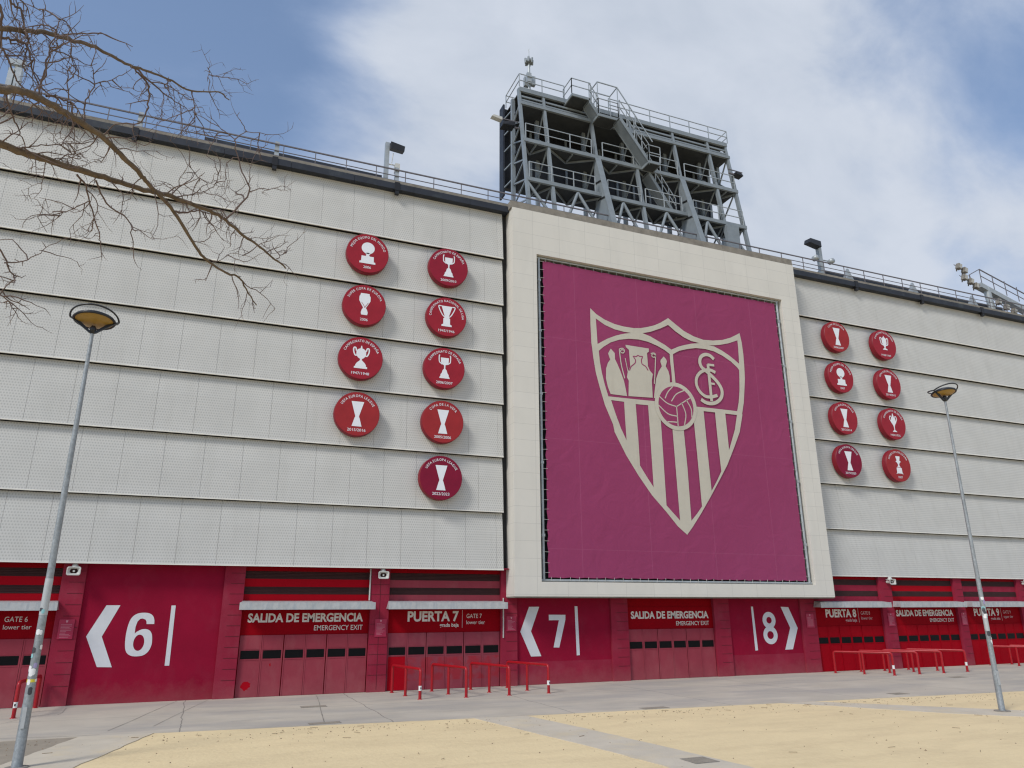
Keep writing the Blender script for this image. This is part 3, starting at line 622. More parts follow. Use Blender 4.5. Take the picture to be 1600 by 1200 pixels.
# ---------------------------------------------------------------- trophy plaques
def sym(right): return right+[(-x, z) for x, z in right[::-1]]
def emblem(kind, mb, cx, cz, r, y):
    def P(pts): mb.poly([[(cx+p[0]*r, cz+p[1]*r) for p in pts]], y)
    def Q(pts, wv, mi=0, dy=.001): mb.ribbon(smooth2([(cx+p[0]*r, cz+p[1]*r) for p in pts], 4), wv*r, y-dy, mi)
    if kind == 'hourglass': P(sym([(.28, .56), (.10, -.05), (.08, -.12), (.12, -.22), (.22, -.57)]))
    elif kind == 'globe':
        mb.poly([[(cx+a*r, cz+b*r) for a, b in ell(0, .26, .31, .30, 30)]], y)
        P(sym([(.06, .02), (.11, -.05), (.06, -.10), (.10, -.16), (.29, -.16), (.30, -.43), (.37, -.44), (.38, -.54)]))
    elif kind == 'tallcup':
        P(sym([(.20, .57), (.21, .50), (.26, .40), (.26, .20), (.14, -.02), (.08, -.12), (.07, -.17), (.12, -.24), (.16, -.38), (.14, -.50)]))
        Q([(-.15, .12), (-.02, -.06), (.0, -.14)], .025, 1); Q([(.17, .12), (.05, -.06), (.02, -.14)], .025, 1)
    elif kind == 'royalcup':
        P(sym([(.20, .50), (.19, .28), (.12, .17), (.035, .13), (.03, -.04), (.10, -.12), (.14, -.26), (.20, -.34), (.20, -.40), (.25, -.48), (.25, -.52)]))
        for s_ in (-1, 1): Q([(s_*.24, .62), (s_*.28, .58), (s_*.27, .30), (s_*.19, .22), (s_*.13, .17)], .05)
    elif kind == 'leaguecup':
        P(sym([(.28, .55), (.24, .44), (.12, .06), (.10, -.04), (.17, -.10), (.17, -.38), (.25, -.42), (.26, -.50)]))
        for s_ in (-1, 1): Q([(s_*.28, .53), (s_*.41, .52), (s_*.36, .34), (s_*.22, .08), (s_*.10, -.03)], .05)
    elif kind == 'earedcup':
        P(sym([(.02, .58), (.04, .46), (.16, .40), (.22, .32), (.22, .12), (.13, .0), (.04, -.05), (.05, -.12), (.18, -.24), (.24, -.34), (.24, -.40), (.30, -.42), (.30, -.50)]))
        for s_ in (-1, 1): Q([(s_*.2, .1), (s_*.28, .12), (s_*.35, .30), (s_*.34, .46), (s_*.26, .46), (s_*.22, .32)], .06)
    elif kind == 'urn':
        P(sym([(.02, .60), (.04, .50), (.14, .46), (.20, .34), (.20, .10), (.10, -.10), (.05, -.18), (.05, -.24), (.20, -.32), (.20, -.36)]))
        for s_ in (-1, 1): Q([(s_*.12, -.05), (s_*.27, .02), (s_*.32, .22), (s_*.34, .40), (s_*.26, .46), (s_*.2, .34)], .06)
    elif kind == 'slenderurn':
        P(sym([(.02, .66), (.05, .56), (.09, .42), (.18, .34), (.20, .18), (.13, -.02), (.07, -.12), (.04, -.20), (.03, -.40), (.16, -.48), (.18, -.52)]))
        for s_ in (-1, 1): Q([(s_*.14, .02), (s_*.22, .16), (s_*.30, .32), (s_*.22, .48), (s_*.12, .40)], .055)
    elif kind == 'pedestalcup':
        P(sym([(.17, .56), (.17, .50), (.11, .30), (.22, .22), (.12, .17), (.05, .06), (.06, -.02), (.13, -.10), (.13, -.14), (.21, -.16), (.22, -.46), (.27, -.50), (.27, -.55), (.18, -.50)]))
        Q([(-.12, -.12), (.12, -.12)], .03, 1)
def plaque(x, z, yb, txt, year, kind, mi, lb):
    g = empty('trophy_plaque', (x, yb, z), lb, 'plaque', 'round red trophy plaques on the facade')
    r = .93; yf = yb-.36
    mb = MB(); mb.lathe([(r, yb-.06), (r, yf+.015), (r-.015, yf)], 56, (x, 0, z), 0, 'y')
    mb.add([(x+a, yf, z+b) for a, b in ell(0, 0, r-.015, r-.015, 56)], [tuple(range(56))], 1)
    mb.tube([(x-.3, yb+.1, z), (x-.3, yb-.07, z)], .06, 8, 0); mb.tube([(x+.3, yb+.1, z), (x+.3, yb-.07, z)], .06, 8, 0)
    mb.build('disc', ['plaqside', M['plaq'][mi]], g)
    mb = MB(); emblem(kind, mb, x, z, r, yf-.006); mb.build('trophy_emblem', ['plw', M['plaq'][mi]], g)
    mb = MB(); n_ = len(txt); arc_text(mb, txt, x, z, r*.765, r*.165, yf-.006, .008, span=R(6.9)*n_, sx=.84)
    mb.build('lettering', 'plw', g)
    mb = MB(); wv = .083*len(year); put_text(mb, year, x-wv/2, x+wv/2, z-r*.79, r*.125, yf-.006, .004); mb.build('date', 'plw', g)
rows = [18.06, 15.6, 13.18, 10.75, 8.33]
LX, RX = (5.20, 8.87), (32.27, 35.93)
EL = 'UEFA EUROPA LEAGUE'; CE = 'CAMPEONATO DE ESPAÑA'; ME = 'MEJOR EQUIPO DEL MUNDO'
P_ = [
 (LX[0]+.03, 0, 0, ME, '2006', 'globe', 0, 'red disc with white globe trophy dated 2006, top of the far left column'),
 (LX[0]+.02, 1, 0, 'SUPER COPA DE EUROPA', '2006', 'tallcup', 0, 'red disc with tall handleless cup dated 2006, below the 2006 globe disc'),
 (LX[0], 2, 0, CE, '1947/1948', 'earedcup', 0, 'red disc with lidded eared cup dated 1947/1948, third down in far left column'),
 (LX[0]-.02, 3, 0, EL, '2015/2016', 'hourglass', 2, 'red disc with hourglass cup dated 2015/2016, bottom of the far left column'),
 (LX[1]+.08, 0, 0, CE, '2009/2010', 'royalcup', 1, 'darker red disc with slim two handled cup dated 2009/2010, highest beside the portal'),
 (LX[1]+.04, 1, 0, 'CAMPEONATO NACIONAL DE LIGA', '1945/1946', 'leaguecup', 0, 'red disc with wide V shaped two handled cup dated 1945/1946'),
 (LX[1], 2, 0, CE, '2006/2007', 'royalcup', 0, 'red disc with slim two handled cup dated 2006/2007, above the 2005/2006 disc'),
 (LX[1]-.02, 3, 0, 'COPA DE LA UEFA', '2005/2006', 'hourglass', 2, 'red disc with hourglass cup dated 2005/2006, second from the bottom beside portal'),
 (LX[1]-.04, 4, 0, EL, '2022/2023', 'hourglass', 3, 'dark crimson disc with hourglass cup dated 2022/2023, lowest left of the portal'),
 (RX[0]+.22, 0, .3, 'COPA DE LA UEFA', '2006/2007', 'hourglass', 2, 'red disc with hourglass cup dated 2006/2007, first right of the portal at top'),
 (RX[0]+.08, 1, .3, ME, '2007', 'globe', 0, 'red disc with white globe trophy dated 2007, right of the portal'),
 (RX[0]-.06, 2, .3, EL, '2013/2014', 'hourglass', 0, 'red disc with hourglass cup dated 2013/2014, under the 2007 globe disc'),
 (RX[0]-.20, 3, .3, EL, '2019/2020', 'hourglass', 3, 'purplish crimson disc with hourglass cup dated 2019/2020, lowest right of portal'),
 (RX[1]+.25, 0, .3, CE, '1938/1939', 'urn', 0, 'red disc with squat eared urn dated 1938/1939, top of the far right column'),
 (RX[1]+.10, 1, .3, EL, '2014/2015', 'hourglass', 0, 'red disc with hourglass cup dated 2014/2015, second down in far right column'),
 (RX[1]-.04, 2, .3, CE, '1934/1935', 'slenderurn', 0, 'red disc with slender lidded urn dated 1934/1935, third down in far right column'),
 (RX[1]-.18, 3, .3, 'SUPERCOPA DE ESPAÑA', '2007', 'pedestalcup', 2, 'orange red disc with cup on square pedestal dated 2007, bottom of far right column')]
for x, rw, yb, tx, yr, kd, mi, lb in P_: plaque(x, rows[rw]-(.02 if yb else 0), yb, tx, yr, kd, mi, lb)
# ---------------------------------------------------------------- small notice plaques on pillars
for i, (x, z, wv, h, lb) in enumerate(((-4.12, 2.45, .46, .64, 'small cherry red notice on pillar between gate 6 and the number 6 wall'), (6.72, 2.36, .46, .66, 'small cherry red notice on pillar left of gate 7'),
        (12.28, 2.46, .44, .60, 'small cherry red notice on pillar right of gate 7 doors'), (28.45, 2.44, .48, .66, 'small cherry red notice on pillar left of gate 8'),
        (33.95, 2.44, .46, .66, 'small cherry red notice on pillar right of gate 8'), (39.42, 2.44, .42, .66, 'small cherry red notice on pillar left of gate 9'))):
    g = empty('notice', (x, .39, z), lb, 'notice', 'small red notices on the pillars')
    mb = MB(); mb.box(x-wv/2, x+wv/2, .372, .392, z-h/2, z+h/2); mb.build('panel', 'sign', g)
    mb = MB(); y = .3695
    mb.poly([[(x-.035, z+h/2-.03), (x+.035, z+h/2-.03), (x+.03, z+h/2-.08), (x, z+h/2-.12), (x-.03, z+h/2-.08)]], y)
    zz = z+h/2-.17
    while zz > z-h/2+.06:
        mb.box(x-wv*.36, x+wv*(.36 if random.random() < .6 else random.uniform(0, .3)), y, y+.002, zz-.011, zz); zz -= .045
    mb.build('print', 'signp', g)
# horn loudspeakers
HX = [(-4.12, 'white horn loudspeaker under the cladding left of the number 6 wall'), (6.66, 'white horn loudspeaker under the cladding between emergency exit and gate 7'),
      (34.0, 'white horn loudspeaker under the cladding right of gate 8'), (44.75, 'white horn loudspeaker under the cladding right of gate 9, at frame edge')]
for x, lb in HX:
    g = empty('loudspeaker', (x, .4, 4.4), lb, 'loudspeaker', 'horn loudspeakers on the pillars')
    mb = MB(); y0 = -.04; z = 4.36
    def rr(w_, h, y, k=.04): return [(x-w_+k, y, z-h), (x+w_-k, y, z-h), (x+w_, y, z-h+k), (x+w_, y, z+h-k), (x+w_-k, y, z+h), (x-w_+k, y, z+h), (x-w_, y, z+h-k), (x-w_, y, z-h+k)]
    rings = [rr(.215, .145, y0), rr(.20, .13, y0+.04), rr(.10, .08, y0+.20), rr(.09, .07, y0+.38)]
    vs = [p for q in rings for p in q]; fs = [(i*8+k, (i+1)*8+k, (i+1)*8+(k+1) % 8, i*8+(k+1) % 8) for i in range(3) for k in range(8)]
    mb.add(vs, fs, 0); inn = [rr(.185, .115, y0), rr(.12, .075, y0+.07), rr(.07, .05, y0+.15)]
    mb.add(rings[0]+inn[0], [(k, (k+1) % 8, 8+(k+1) % 8, 8+k) for k in range(8)], 0)
    mb.add(inn[0]+inn[1], [(k, (k+1) % 8, 8+(k+1) % 8, 8+k) for k in range(8)], 0); mb.add(inn[1]+inn[2], [(k, (k+1) % 8, 8+(k+1) % 8, 8+k) for k in range(8)]+[tuple(range(8, 16))], 1)
    mb.build('horn', ['horn', 'louv'], g)
    mb = MB(); mb.tube([(x, y0+.05, z), (x, y0+.17, z)], .035, 10); mb.build('driver', 'horn', g)
    mb = MB(); mb.lathe([(0, z+.26), (.07, z+.25), (.10, z+.19), (.13, z+.12), (.13, z+.10)][::-1], 14, (x, y0+.18, 0)); mb.build('driver_cap', 'horn', g)
    mb = MB(); mb.box(x-.03, x+.03, .10, .40, z+.12, z+.15); mb.box(x-.03, x+.03, .12, .2, z+.05, z+.13); mb.build('bracket', 'horn', g)
# ---------------------------------------------------------------- roof railing
RL = empty('roof_railing', (12, .3, 22.17), 'thin dark metal railing running along the whole roof edge', 'railing')
x = -19.55
for (x0, x1, yy) in ((-19.6, 96, .25),):
    k = 0
    while x < 88 and k < 84:
        mb = MB(); mb.bar((x, yy, 22.1), (x, yy, 22.95), .035, .035); mb.build('post', 'darkrail', RL); x += 1.392 if x < 27 else 1.6; k += 1
    for z, r in ((22.95, .028), (22.62, .016), (22.36, .016)):
        mb = MB(); mb.bar((x0, yy, z), (x1, yy, z), r*2, r*2); mb.build('rail', 'darkrail', RL)
# low dark upstand on the roof behind the railing
mb = MB(); mb.hexa([(-2, 1.4, 22.1), (6.0, 1.4, 22.1), (6.0, 2.2, 22.1), (-2, 2.2, 22.1)], [(-2, 1.4, 23.30), (6.0, 1.4, 23.24), (6.0, 2.2, 23.24), (-2, 2.2, 23.30)])
mb.build('roof_upstand', 'gutter', ST); mb = MB(); mb.box(33.6, 50, 1.4, 2.2, 22.1, 23.16)
mb.build('roof_upstand', 'gutter', ST)
# ---------------------------------------------------------------- roof floodlights and small masts
def steel_box(mb, x0, x1, y0, y1, z0, z1, mi): mb.box(x0, x1, y0, y1, z0, z1, mi)
g = empty('roof_floodlight', (6.05, .62, 22.1), 'black box floodlight on a grey post above the left cladding', 'floodlight', 'floodlights on the roof edge')
mb = MB(); mb.box(5.93, 6.13, .52, .72, 22.1, 24.55); mb.build('post', 'steell', g)
mb = MB(); mb.hexa([(6.14, .2, 24.05), (6.78, .2, 24.0), (6.78, .6, 24.1), (6.14, .6, 24.15)], [(6.14, .25, 24.45), (6.82, .25, 24.33), (6.82, .7, 24.38), (6.14, .7, 24.5)]); mb.tube([(6.03, .62, 24.5), (6.3, .5, 24.48)], .05, 6); mb.build('lamp_head', 'black', g)
mb = MB(); mb.box(6.40, 6.62, .3, .6, 22.95, 23.35); mb.tube([(6.05, .6, 23.4), (6.5, .45, 23.32)], .03, 6); mb.tube([(6.3, .45, 23.95), (6.25, .45, 23.4)], .02, 5); mb.build('loudspeaker_box', 'horn', g)
g = empty('roof_floodlight', (33.05, .9, 22.1), 'black floodlight on pale post with two small projectors, right of the portal', 'floodlight', 'floodlights on the roof edge')
mb = MB(); mb.box(32.93, 33.17, .8, 1.04, 22.1, 24.5); mb.build('post', 'steell', g)
mb = MB(); mb.hexa([(31.9, .4, 24.25), (32.9, .5, 24.15), (32.9, 1.0, 24.2), (31.9, .9, 24.3)], [(32.1, .5, 24.6), (33.0, .6, 24.6), (33.0, 1.1, 24.65), (32.1, 1.0, 24.65)]); mb.build('lamp_head', 'black', g)
for s_ in (-1, 1):
    mb = MB(); x = 33.05+s_*.62; mb.tube([(33.05, .9, 23.5), (x, .8, 23.45)], .035, 6); mb.lathe([(.0, -.22), (.16, -.2), (.17, .1), (.06, .2), (0, .21)], 14, (x, .7, 23.38), 0, 'y'); mb.build('projector', 'steell', g)
g = empty('floodlight_bank', (47.6, 1.0, 22.1), 'bank of square floodlights on a lattice gantry at far right of roof', 'floodlight')
mb = MB(); mb.tube([(48.6, 1.2, 22.1), (48.4, 1.2, 24.3)], .22, 12); mb.build('post', 'steell', g)
mb = MB(); mb.bar((47.6, 1.2, 24.35), (54.5, 1.6, 22.9), .45, .35); mb.build('gantry', 'steell', g)
mb = MB()
for k in range(6): x = 47.9+k*1.2; z = 24.5-k*.25; mb.bar((x, 1.1, z), (x, 1.1, z+1.1), .04)
mb.bar((47.9, 1.1, 25.6), (54.5, 1.4, 24.2), .06); mb.bar((47.9, 1.1, 25.1), (54.5, 1.4, 23.7), .04); mb.bar((46.6, 1.0, 24.9), (47.9, 1.1, 25.6), .05); mb.bar((46.7, 1, 24.3), (47.9, 1.1, 24.4), .08); mb.bar((46.7, 1, 24.3), (46.6, 1, 24.9), .06)
mb.build('railing', 'darkrail', g)
for k, (x, z) in enumerate(((45.25, 25.15), (45.75, 24.95), (45.6, 24.4), (46.15, 24.2), (46.6, 23.95), (48.6, 23.1), (49.3, 22.8), (50.0, 22.6))):
    mb = MB(); mb.hexa([(x-.20, .55, z-.17), (x+.16, .6, z-.21), (x+.19, .9, z-.16), (x-.17, .85, z-.12)], [(x-.17, .5, z+.16), (x+.20, .55, z+.12), (x+.22, .8, z+.16), (x-.15, .75, z+.2)]); mb.bar((x+.05, .9, z), (x+.3, 1.1, z-.1), .07); mb.bar((x-.15, .9, z+.22), (x+.25, .95, z+.1), .03); o = mb.build('lamp_head', 'iron', g)
    mb = MB(); mb.add([(x-.17, .54, z-.13), (x+.13, .58, z-.17), (x+.17, .532, z+.09), (x-.14, .485, z+.13)], [(0, 1, 2, 3)]); mb.build('lens', 'horn', o)
g = empty('antenna_mast', (-9.3, 1.0, 22.1), 'pale antenna mast on the roof at the left frame edge behind branches', 'antenna')
mb = MB(); mb.tube([(-9.3, 1, 22.1), (-9.3, 1, 24.6)], .07, 8); mb.build('pole', 'horn', g)
mb = MB(); mb.box(-9.5, -9.3, .8, 1.1, 23.2, 24.2); mb.box(-9.25, -9.05, .8, 1.1, 23.3, 24.3); mb.box(-9.55, -9.0, .85, 1.05, 24.45, 24.7); mb.build('panel_antenna', 'steell', g)
# ---------------------------------------------------------------- scoreboard structure
SB = empty('scoreboard', (20.5, 2, 22.0), 'grey blue steel frame carrying the stadium screen above the portal', 'scoreboard')
def ry(z): return .72+(z-22.8)*.155            # y of the sloping front face at a height
CX = [13.5, 14.97, 17.95, 20.55, 23.55, 26.1, 27.5]
ZT, ZL, Z1, Z2, ZB = 30.85, 29.85, 27.2, 24.55, 22.0
for i, x in enumerate(CX):
    mb = MB(); a = Vector((x, ry(ZB), ZB)); b = Vector((x, ry(ZT+.1), ZT+.1)); wv = .085
    mb.hexa([(x-wv, a.y-.1, ZB), (x+wv, a.y-.1, ZB), (x+wv, a.y+.12, ZB), (x-wv, a.y+.12, ZB)], [(x-wv*.8, b.y-.1, b.z), (x+wv*.8, b.y-.1, b.z), (x+wv*.8, b.y+.12, b.z), (x-wv*.8, b.y+.12, b.z)])
    mb.build('raker', 'steel', SB)
    mb = MB(); mb.box(x-.10, x+.10, 2.75, 2.95, ZB, ZT); mb.build('column', 'steel', SB)
    mb = MB(); zz = ZB; up_ = True
    zs_ = [22.0+(ZL-22.0)*q/(12 if i == 0 else 6) for q in range(13 if i == 0 else 7)]
    for (za, zb) in zip(zs_, zs_[1:]):
        p = (x, ry(za)+.05, za) if up_ else (x, 2.75, za); q = (x, 2.75, zb) if up_ else (x, ry(zb)+.05, zb)
        mb.bar(p, q, .07, .07); up_ = not up_
    mb.build('lattice_brace', 'steel', SB)
for x in (17.95, 23.55):          # broad tapering gusset plates
    mb = MB(); w_ = .09
    mb.hexa([(x-w_, -.25, ZB), (x+w_, -.25, ZB), (x+w_, ry(ZB)+.9, ZB), (x-w_, ry(ZB)+.9, ZB)], [(x-w_, ry(Z1)-.14, Z1-.1), (x+w_, ry(Z1)-.14, Z1-.1), (x+w_, ry(Z1)+.16, Z1-.1), (x-w_, ry(Z1)+.16, Z1-.1)])
    a = Vector((x, -.28, ZB)); b = Vector((x, ry(Z1)-.17, Z1-.1)); mb.bar(a, b, .34, .05)
    mb.build('gusset', 'steel', SB)
    for zz in (24.4, 25.6):
        mb = MB(); yy = -.25+(ry(Z1)-.14+.25)*(zz-ZB)/(Z1-.1-ZB); mb.bar((x-.11, yy-.05, zz-.2), (x-.11, yy+.75, zz-.0), .03, .09); mb.build('joint_plate', 'black', SB)
mb = MB(); mb.box(25.9, 26.75, ry(ZB)-.02, ry(ZB)+.16, ZB, 24.3); mb.build('cabinet_door', 'steel', SB)
# beams and platforms
def beam(z, h, nm='beam', y=None):
    y0 = ry(z) if y is None else y
    mb = MB(); mb.box(CX[0], CX[-1]+.09, y0-.16, y0-.02, z-h/2, z+h/2); mb.build(nm, 'steel', SB)
beam(ZT, .27); beam(ZL, .19); beam(Z1, .21); beam(Z2, .21)
for z in (30.15, 30.42): mb = MB(); mb.box(CX[0], CX[-1]+.09, ry(z)-.05, ry(z)+.03, z-.05, z+.05); mb.build('louver', 'steel', SB)
for z in (Z1, Z2, ZL-.02, ZT-.02):
    mb = MB(); mb.box(CX[0]+.05, CX[-1]+.07, ry(z)-.02, (2.35 if z < 25 else 3.0 if z < 28 else 3.9), z-.05, z+.02); p = mb.build('platform', 'mesh', SB)
    if z in (Z1, Z2):
        mb = MB()
        for i in range(len(CX)-1):
            a, b = CX[i], CX[i+1]; mid = (a+b)/2
            mb.bar((a, ry(z), z-.12), (mid, 2.3, z-.12), .07, .10); mb.bar((b, ry(z), z-.12), (mid, 2.3, z-.12), .07, .10); mb.bar((mid, ry(z), z-.11), (mid, 2.3, z-.11), .08, .10)
        mb.build('bracing', 'steel', p)
# V braces under the lowest platform
for a, b in ((13.5, 14.97), (14.97, 17.95), (17.95, 20.55), (20.55, 23.55), (23.55, 26.1), (26.1, 27.5)):
    if b-a < 1.6:
        mb = MB(); mb.tube([(a, ry(Z2)-.05, Z2-.15), (b, ry(22.1)-.05, 22.1)], .085, 8); mb.build('brace', 'steel', SB); continue
    md = (a+b)/2
    for q in (a+.45, b-.30):
        mb = MB(); mb.tube([(md, ry(Z2)-.05, Z2-.15), (q, ry(22.0)-.05, 22.0)], .085, 8); mb.build('brace', 'steel', SB)
# dark back of the screen with its vertical ribs
mb = MB(); mb.box(13.35, 27.75, 3.95, 4.25, 25.75, 31.0); sb_ = mb.build('screen_back', 'black', SB)
for k in range(13):
    x = 13.9+k*1.14; mb = MB(); mb.box(x-.06, x+.06, 3.85, 3.95, 25.75, 30.9); mb.build('rib', 'steel', sb_)
mb = MB(); mb.box(13.25, 13.35, 3.7, 4.3, 25.1, 31.1); mb.build('side_cover', 'gutter', sb_)
for z in (25.6, 26.7, 27.9, 29.0, 30.1): mb = MB(); mb.bar((13.32, 3.7, z), (13.5, 3.1, z+.15), .06); mb.build('side_stay', 'steel', SB)
# railings on the platforms
def railing(x0, x1, z, step=1.45, y=None, top=1.05):
    y0 = (ry(z+.1)-.12) if y is None else y
    mb = MB(); n = max(1, round((x1-x0)/step))
    for i in range(n+1): x = x0+(x1-x0)*i/n; mb.bar((x, y0, z+.1), (x, y0, z+top), .045)
    for h in (top, top*.55): mb.bar((x0, y0, z+h), (x1, y0, z+h), .04)
    mb.build('railing', 'steell', SB)
for a, b in ((13.6, 17.6), (18.3, 20.3), (20.9, 23.3), (23.8, 27.4)): railing(a, b, Z1)
for a, b in ((13.6, 17.5), (18.3, 20.4), (20.7, 23.1), (23.9, 27.4)): railing(a, b, Z2)
railing(13.5, 16.3, ZT+.1, 1.45, None, .95); railing(19.2, 27.7, ZT+.1, 1.35, None, .95); railing(13.5, 27.7, ZT+.1, 1.6, 3.9, .95)
mb = MB(); 
for h in (.95, .5): mb.bar((27.7, ry(31)-.1, ZT+.1+h), (27.7, 3.9, ZT+.1+h), .04); mb.bar((13.5, ry(31)-.1, ZT+.1+h), (13.5, 3.9, ZT+.1+h), .04)
mb.build('railing', 'steell', SB)
for k in range(9):
    x = 15.4+k*1.38
    mb = MB(); mb.hexa([(x-.12, 2.2, ZT+.15), (x+.12, 2.2, ZT+.15), (x+.12, 2.6, ZT+.15), (x-.12, 2.6, ZT+.15)], [(x+.02, 2.3, ZT+.5), (x+.10, 2.3, ZT+.5), (x+.10, 2.4, ZT+.5), (x+.02, 2.4, ZT+.5)]); mb.build('fin', 'steel', SB)
# outer stair: landings, flight and hand rails
def landing(x0, x1, y0, y1, z, nm='landing'):
    mb = MB(); mb.box(x0, x1, y0, y1, z-.16, z); o = mb.build(nm, 'steel', SB)
    mb = MB(); mb.box(x0+.06, x1-.06, y0+.06, y1-.02, z-.168, z-.16); mb.build('grating', 'mesh', o)
    r_ = MB()
    for p, q in (((x0, y0), (x1, y0)), ((x0, y0), (x0, y1))):
        n = max(1, round(math.dist(p, q)/1.0))
        for i in range(n+1): u = i/n; xx = p[0]+(q[0]-p[0])*u; yy = p[1]+(q[1]-p[1])*u; r_.bar((xx, yy, z), (xx, yy, z+1.0), .04)
        for h in (1.0, .52): r_.bar((p[0], p[1], z+h), (q[0], q[1], z+h), .04)
    r_.build('hand_rail', 'steell', o)
landing(16.3, 17.5, .95, 2.0, 30.75); landing(17.9, 19.2, .85, 1.75, 29.8)
def flight(xa, za, xb, zb, y0, y1, rails=True):
    mb = MB(); n = max(3, int(abs(za-zb)/.2))
    for yy in (y0, y1): mb.hexa([(xa, yy, za-.28), (xb, yy, zb-.28), (xb, yy+.04, zb-.28), (xa, yy+.04, za-.28)], [(xa, yy, za+.05), (xb, yy, zb+.05), (xb, yy+.04, zb+.05), (xa, yy+.04, za+.05)])
    mb.add([(xa, y0, za-.2), (xb, y0, zb-.2), (xb, y1, zb-.2), (xa, y1, za-.2)], [(0, 1, 2, 3)])
    for i in range(n): u = (i+.5)/n; mb.box(xa+(xb-xa)*u-.12, xa+(xb-xa)*u+.12, y0+.04, y1, za+(zb-za)*u-.03, za+(zb-za)*u)
    o = mb.build('stair_flight', 'steel', SB)
    r_ = MB()
    for i in range(5): u = i/4; xx = xa+(xb-xa)*u; zz = za+(zb-za)*u; r_.bar((xx, y0, zz), (xx, y0, zz+1.05), .04)
    for h in (1.05, .55): r_.bar((xa, y0, za+h), (xb, y0, zb+h), .04)
    r_.build('hand_rail', 'steell', o)
flight(17.4, 30.7, 18.0, 29.85, .95, 1.65); flight(19.1, 29.75, 20.9, Z1+.1, .55, 1.25); landing(20.8, 21.6, .5, 1.3, Z1+.05); flight(21.3, Z1, 23.0, Z2+.1, 1.3, 2.0)
mb = MB()
for yy in (.85, 1.7):
    mb.bar((17.9, yy, 29.8), (17.9, yy, 31.9), .04); mb.bar((19.2, yy, 29.8), (19.2, yy, 31.9), .04); mb.bar((17.9, yy, 31.9), (19.2, yy, 31.9), .05)
mb.bar((17.9, .85, 31.9), (17.9, 1.7, 31.9), .05); mb.bar((19.2, .85, 31.9), (19.2, 1.7, 31.9), .05)
mb.bar((19.2, .85, 31.9), (21.2, .6, 28.6), .05); mb.bar((20.2, .7, 30.2), (20.2, .65, 28.2), .04)
mb.build('stair_cage', 'steell', SB)
# bits standing on the roof round the frame
for (x, z0, z1, wv, nm) in ((16.9, 22.1, 22.75, 1.5, 'steel'), (22.3, 22.1, 23.3, .9, 'rust'), (19.6, 22.1, 22.9, .3, 'black'), (21.6, 22.1, 22.9, .25, 'black'), (24.9, 22.1, 23.0, .3, 'black')):
    mb = MB(); mb.box(x-wv/2, x+wv/2, 1.5, 2.2, z0, z1); mb.build('equipment_box', nm, SB)
for (x, y, z, lb) in ((13.15, 2.0, 28.35, 'black floodlight with pale partner jutting from scoreboard left side'), (27.45, 1.3, 28.4, 'small black floodlight on the right edge of the scoreboard frame')):
    s_ = -1 if x < 20 else 1; k_ = .72 if x < 20 else .5
    g = empty('side_floodlight', (x, y, z), lb, 'floodlight', 'floodlights on the scoreboard frame')
    mb = MB(); mb.hexa([(x, y-.5*k_, z-.2*k_), (x+s_*1.0*k_, y-.5*k_, z-.3*k_), (x+s_*1.0*k_, y+.2, z-.3*k_), (x, y+.2, z-.2*k_)][::s_], [(x, y-.5*k_, z+.15*k_), (x+s_*.9*k_, y-.4*k_, z+.05*k_), (x+s_*.9*k_, y+.1, z+.05*k_), (x, y+.1, z+.15*k_)][::s_]); mb.build('lamp_head', 'black', g)
    mb = MB(); mb.bar((x-s_*.4, y, z+.55*k_), (x+s_*1.3*k_, y, z+.5*k_), .05); mb.bar((x-s_*.4, y, z), (x+s_*.1, y, z), .08); mb.build('bracket', 'darkrail', g)
    if x < 20: mb = MB(); mb.hexa([(x-.7, y-.2, z+.15), (x-1.3, y-.2, z+.25), (x-1.3, y+.1, z+.25), (x-.7, y+.1, z+.15)][::-1], [(x-.7, y-.2, z+.33), (x-1.2, y-.2, z+.36), (x-1.2, y+.1, z+.36), (x-.7, y+.1, z+.33)][::-1]); mb.build('projector', 'horn', g)
g = empty('antenna', (14.25, 2.2, 30.95), 'grey mast with round antenna cluster on top left of scoreboard', 'antenna')
mb = MB(); mb.tube([(14.25, 2.2, 30.9), (14.25, 2.2, 33.2)], [.09, .055], 10); mb.tube([(14.25, 2.2, 33.2), (14.25, 2.2, 34.1)], .02, 6); mb.build('pole', 'steell', g)
mb = MB()
for a in (0, 2.1, 4.2): mb.box(14.25+.22*math.cos(a)-.13, 14.25+.22*math.cos(a)+.13, 2.2+.22*math.sin(a)-.1, 2.2+.22*math.sin(a)+.1, 31.6, 32.2)
mb.build('equipment_box', 'steell', g)
mb = MB()
for a in range(6): aa = a*math.pi/3; mb.tube([(14.25+.2*math.cos(aa), 2.2+.2*math.sin(aa), 33.05), (14.25+.22*math.cos(aa), 2.2+.22*math.sin(aa), 33.35)], .07, 8)
mb.lathe([(.0, 33.12), (.24, 33.12), (.24, 33.25), (0, 33.25)], 16, (14.25, 2.2, 0)); mb.build('antenna_cluster', 'steel', g)
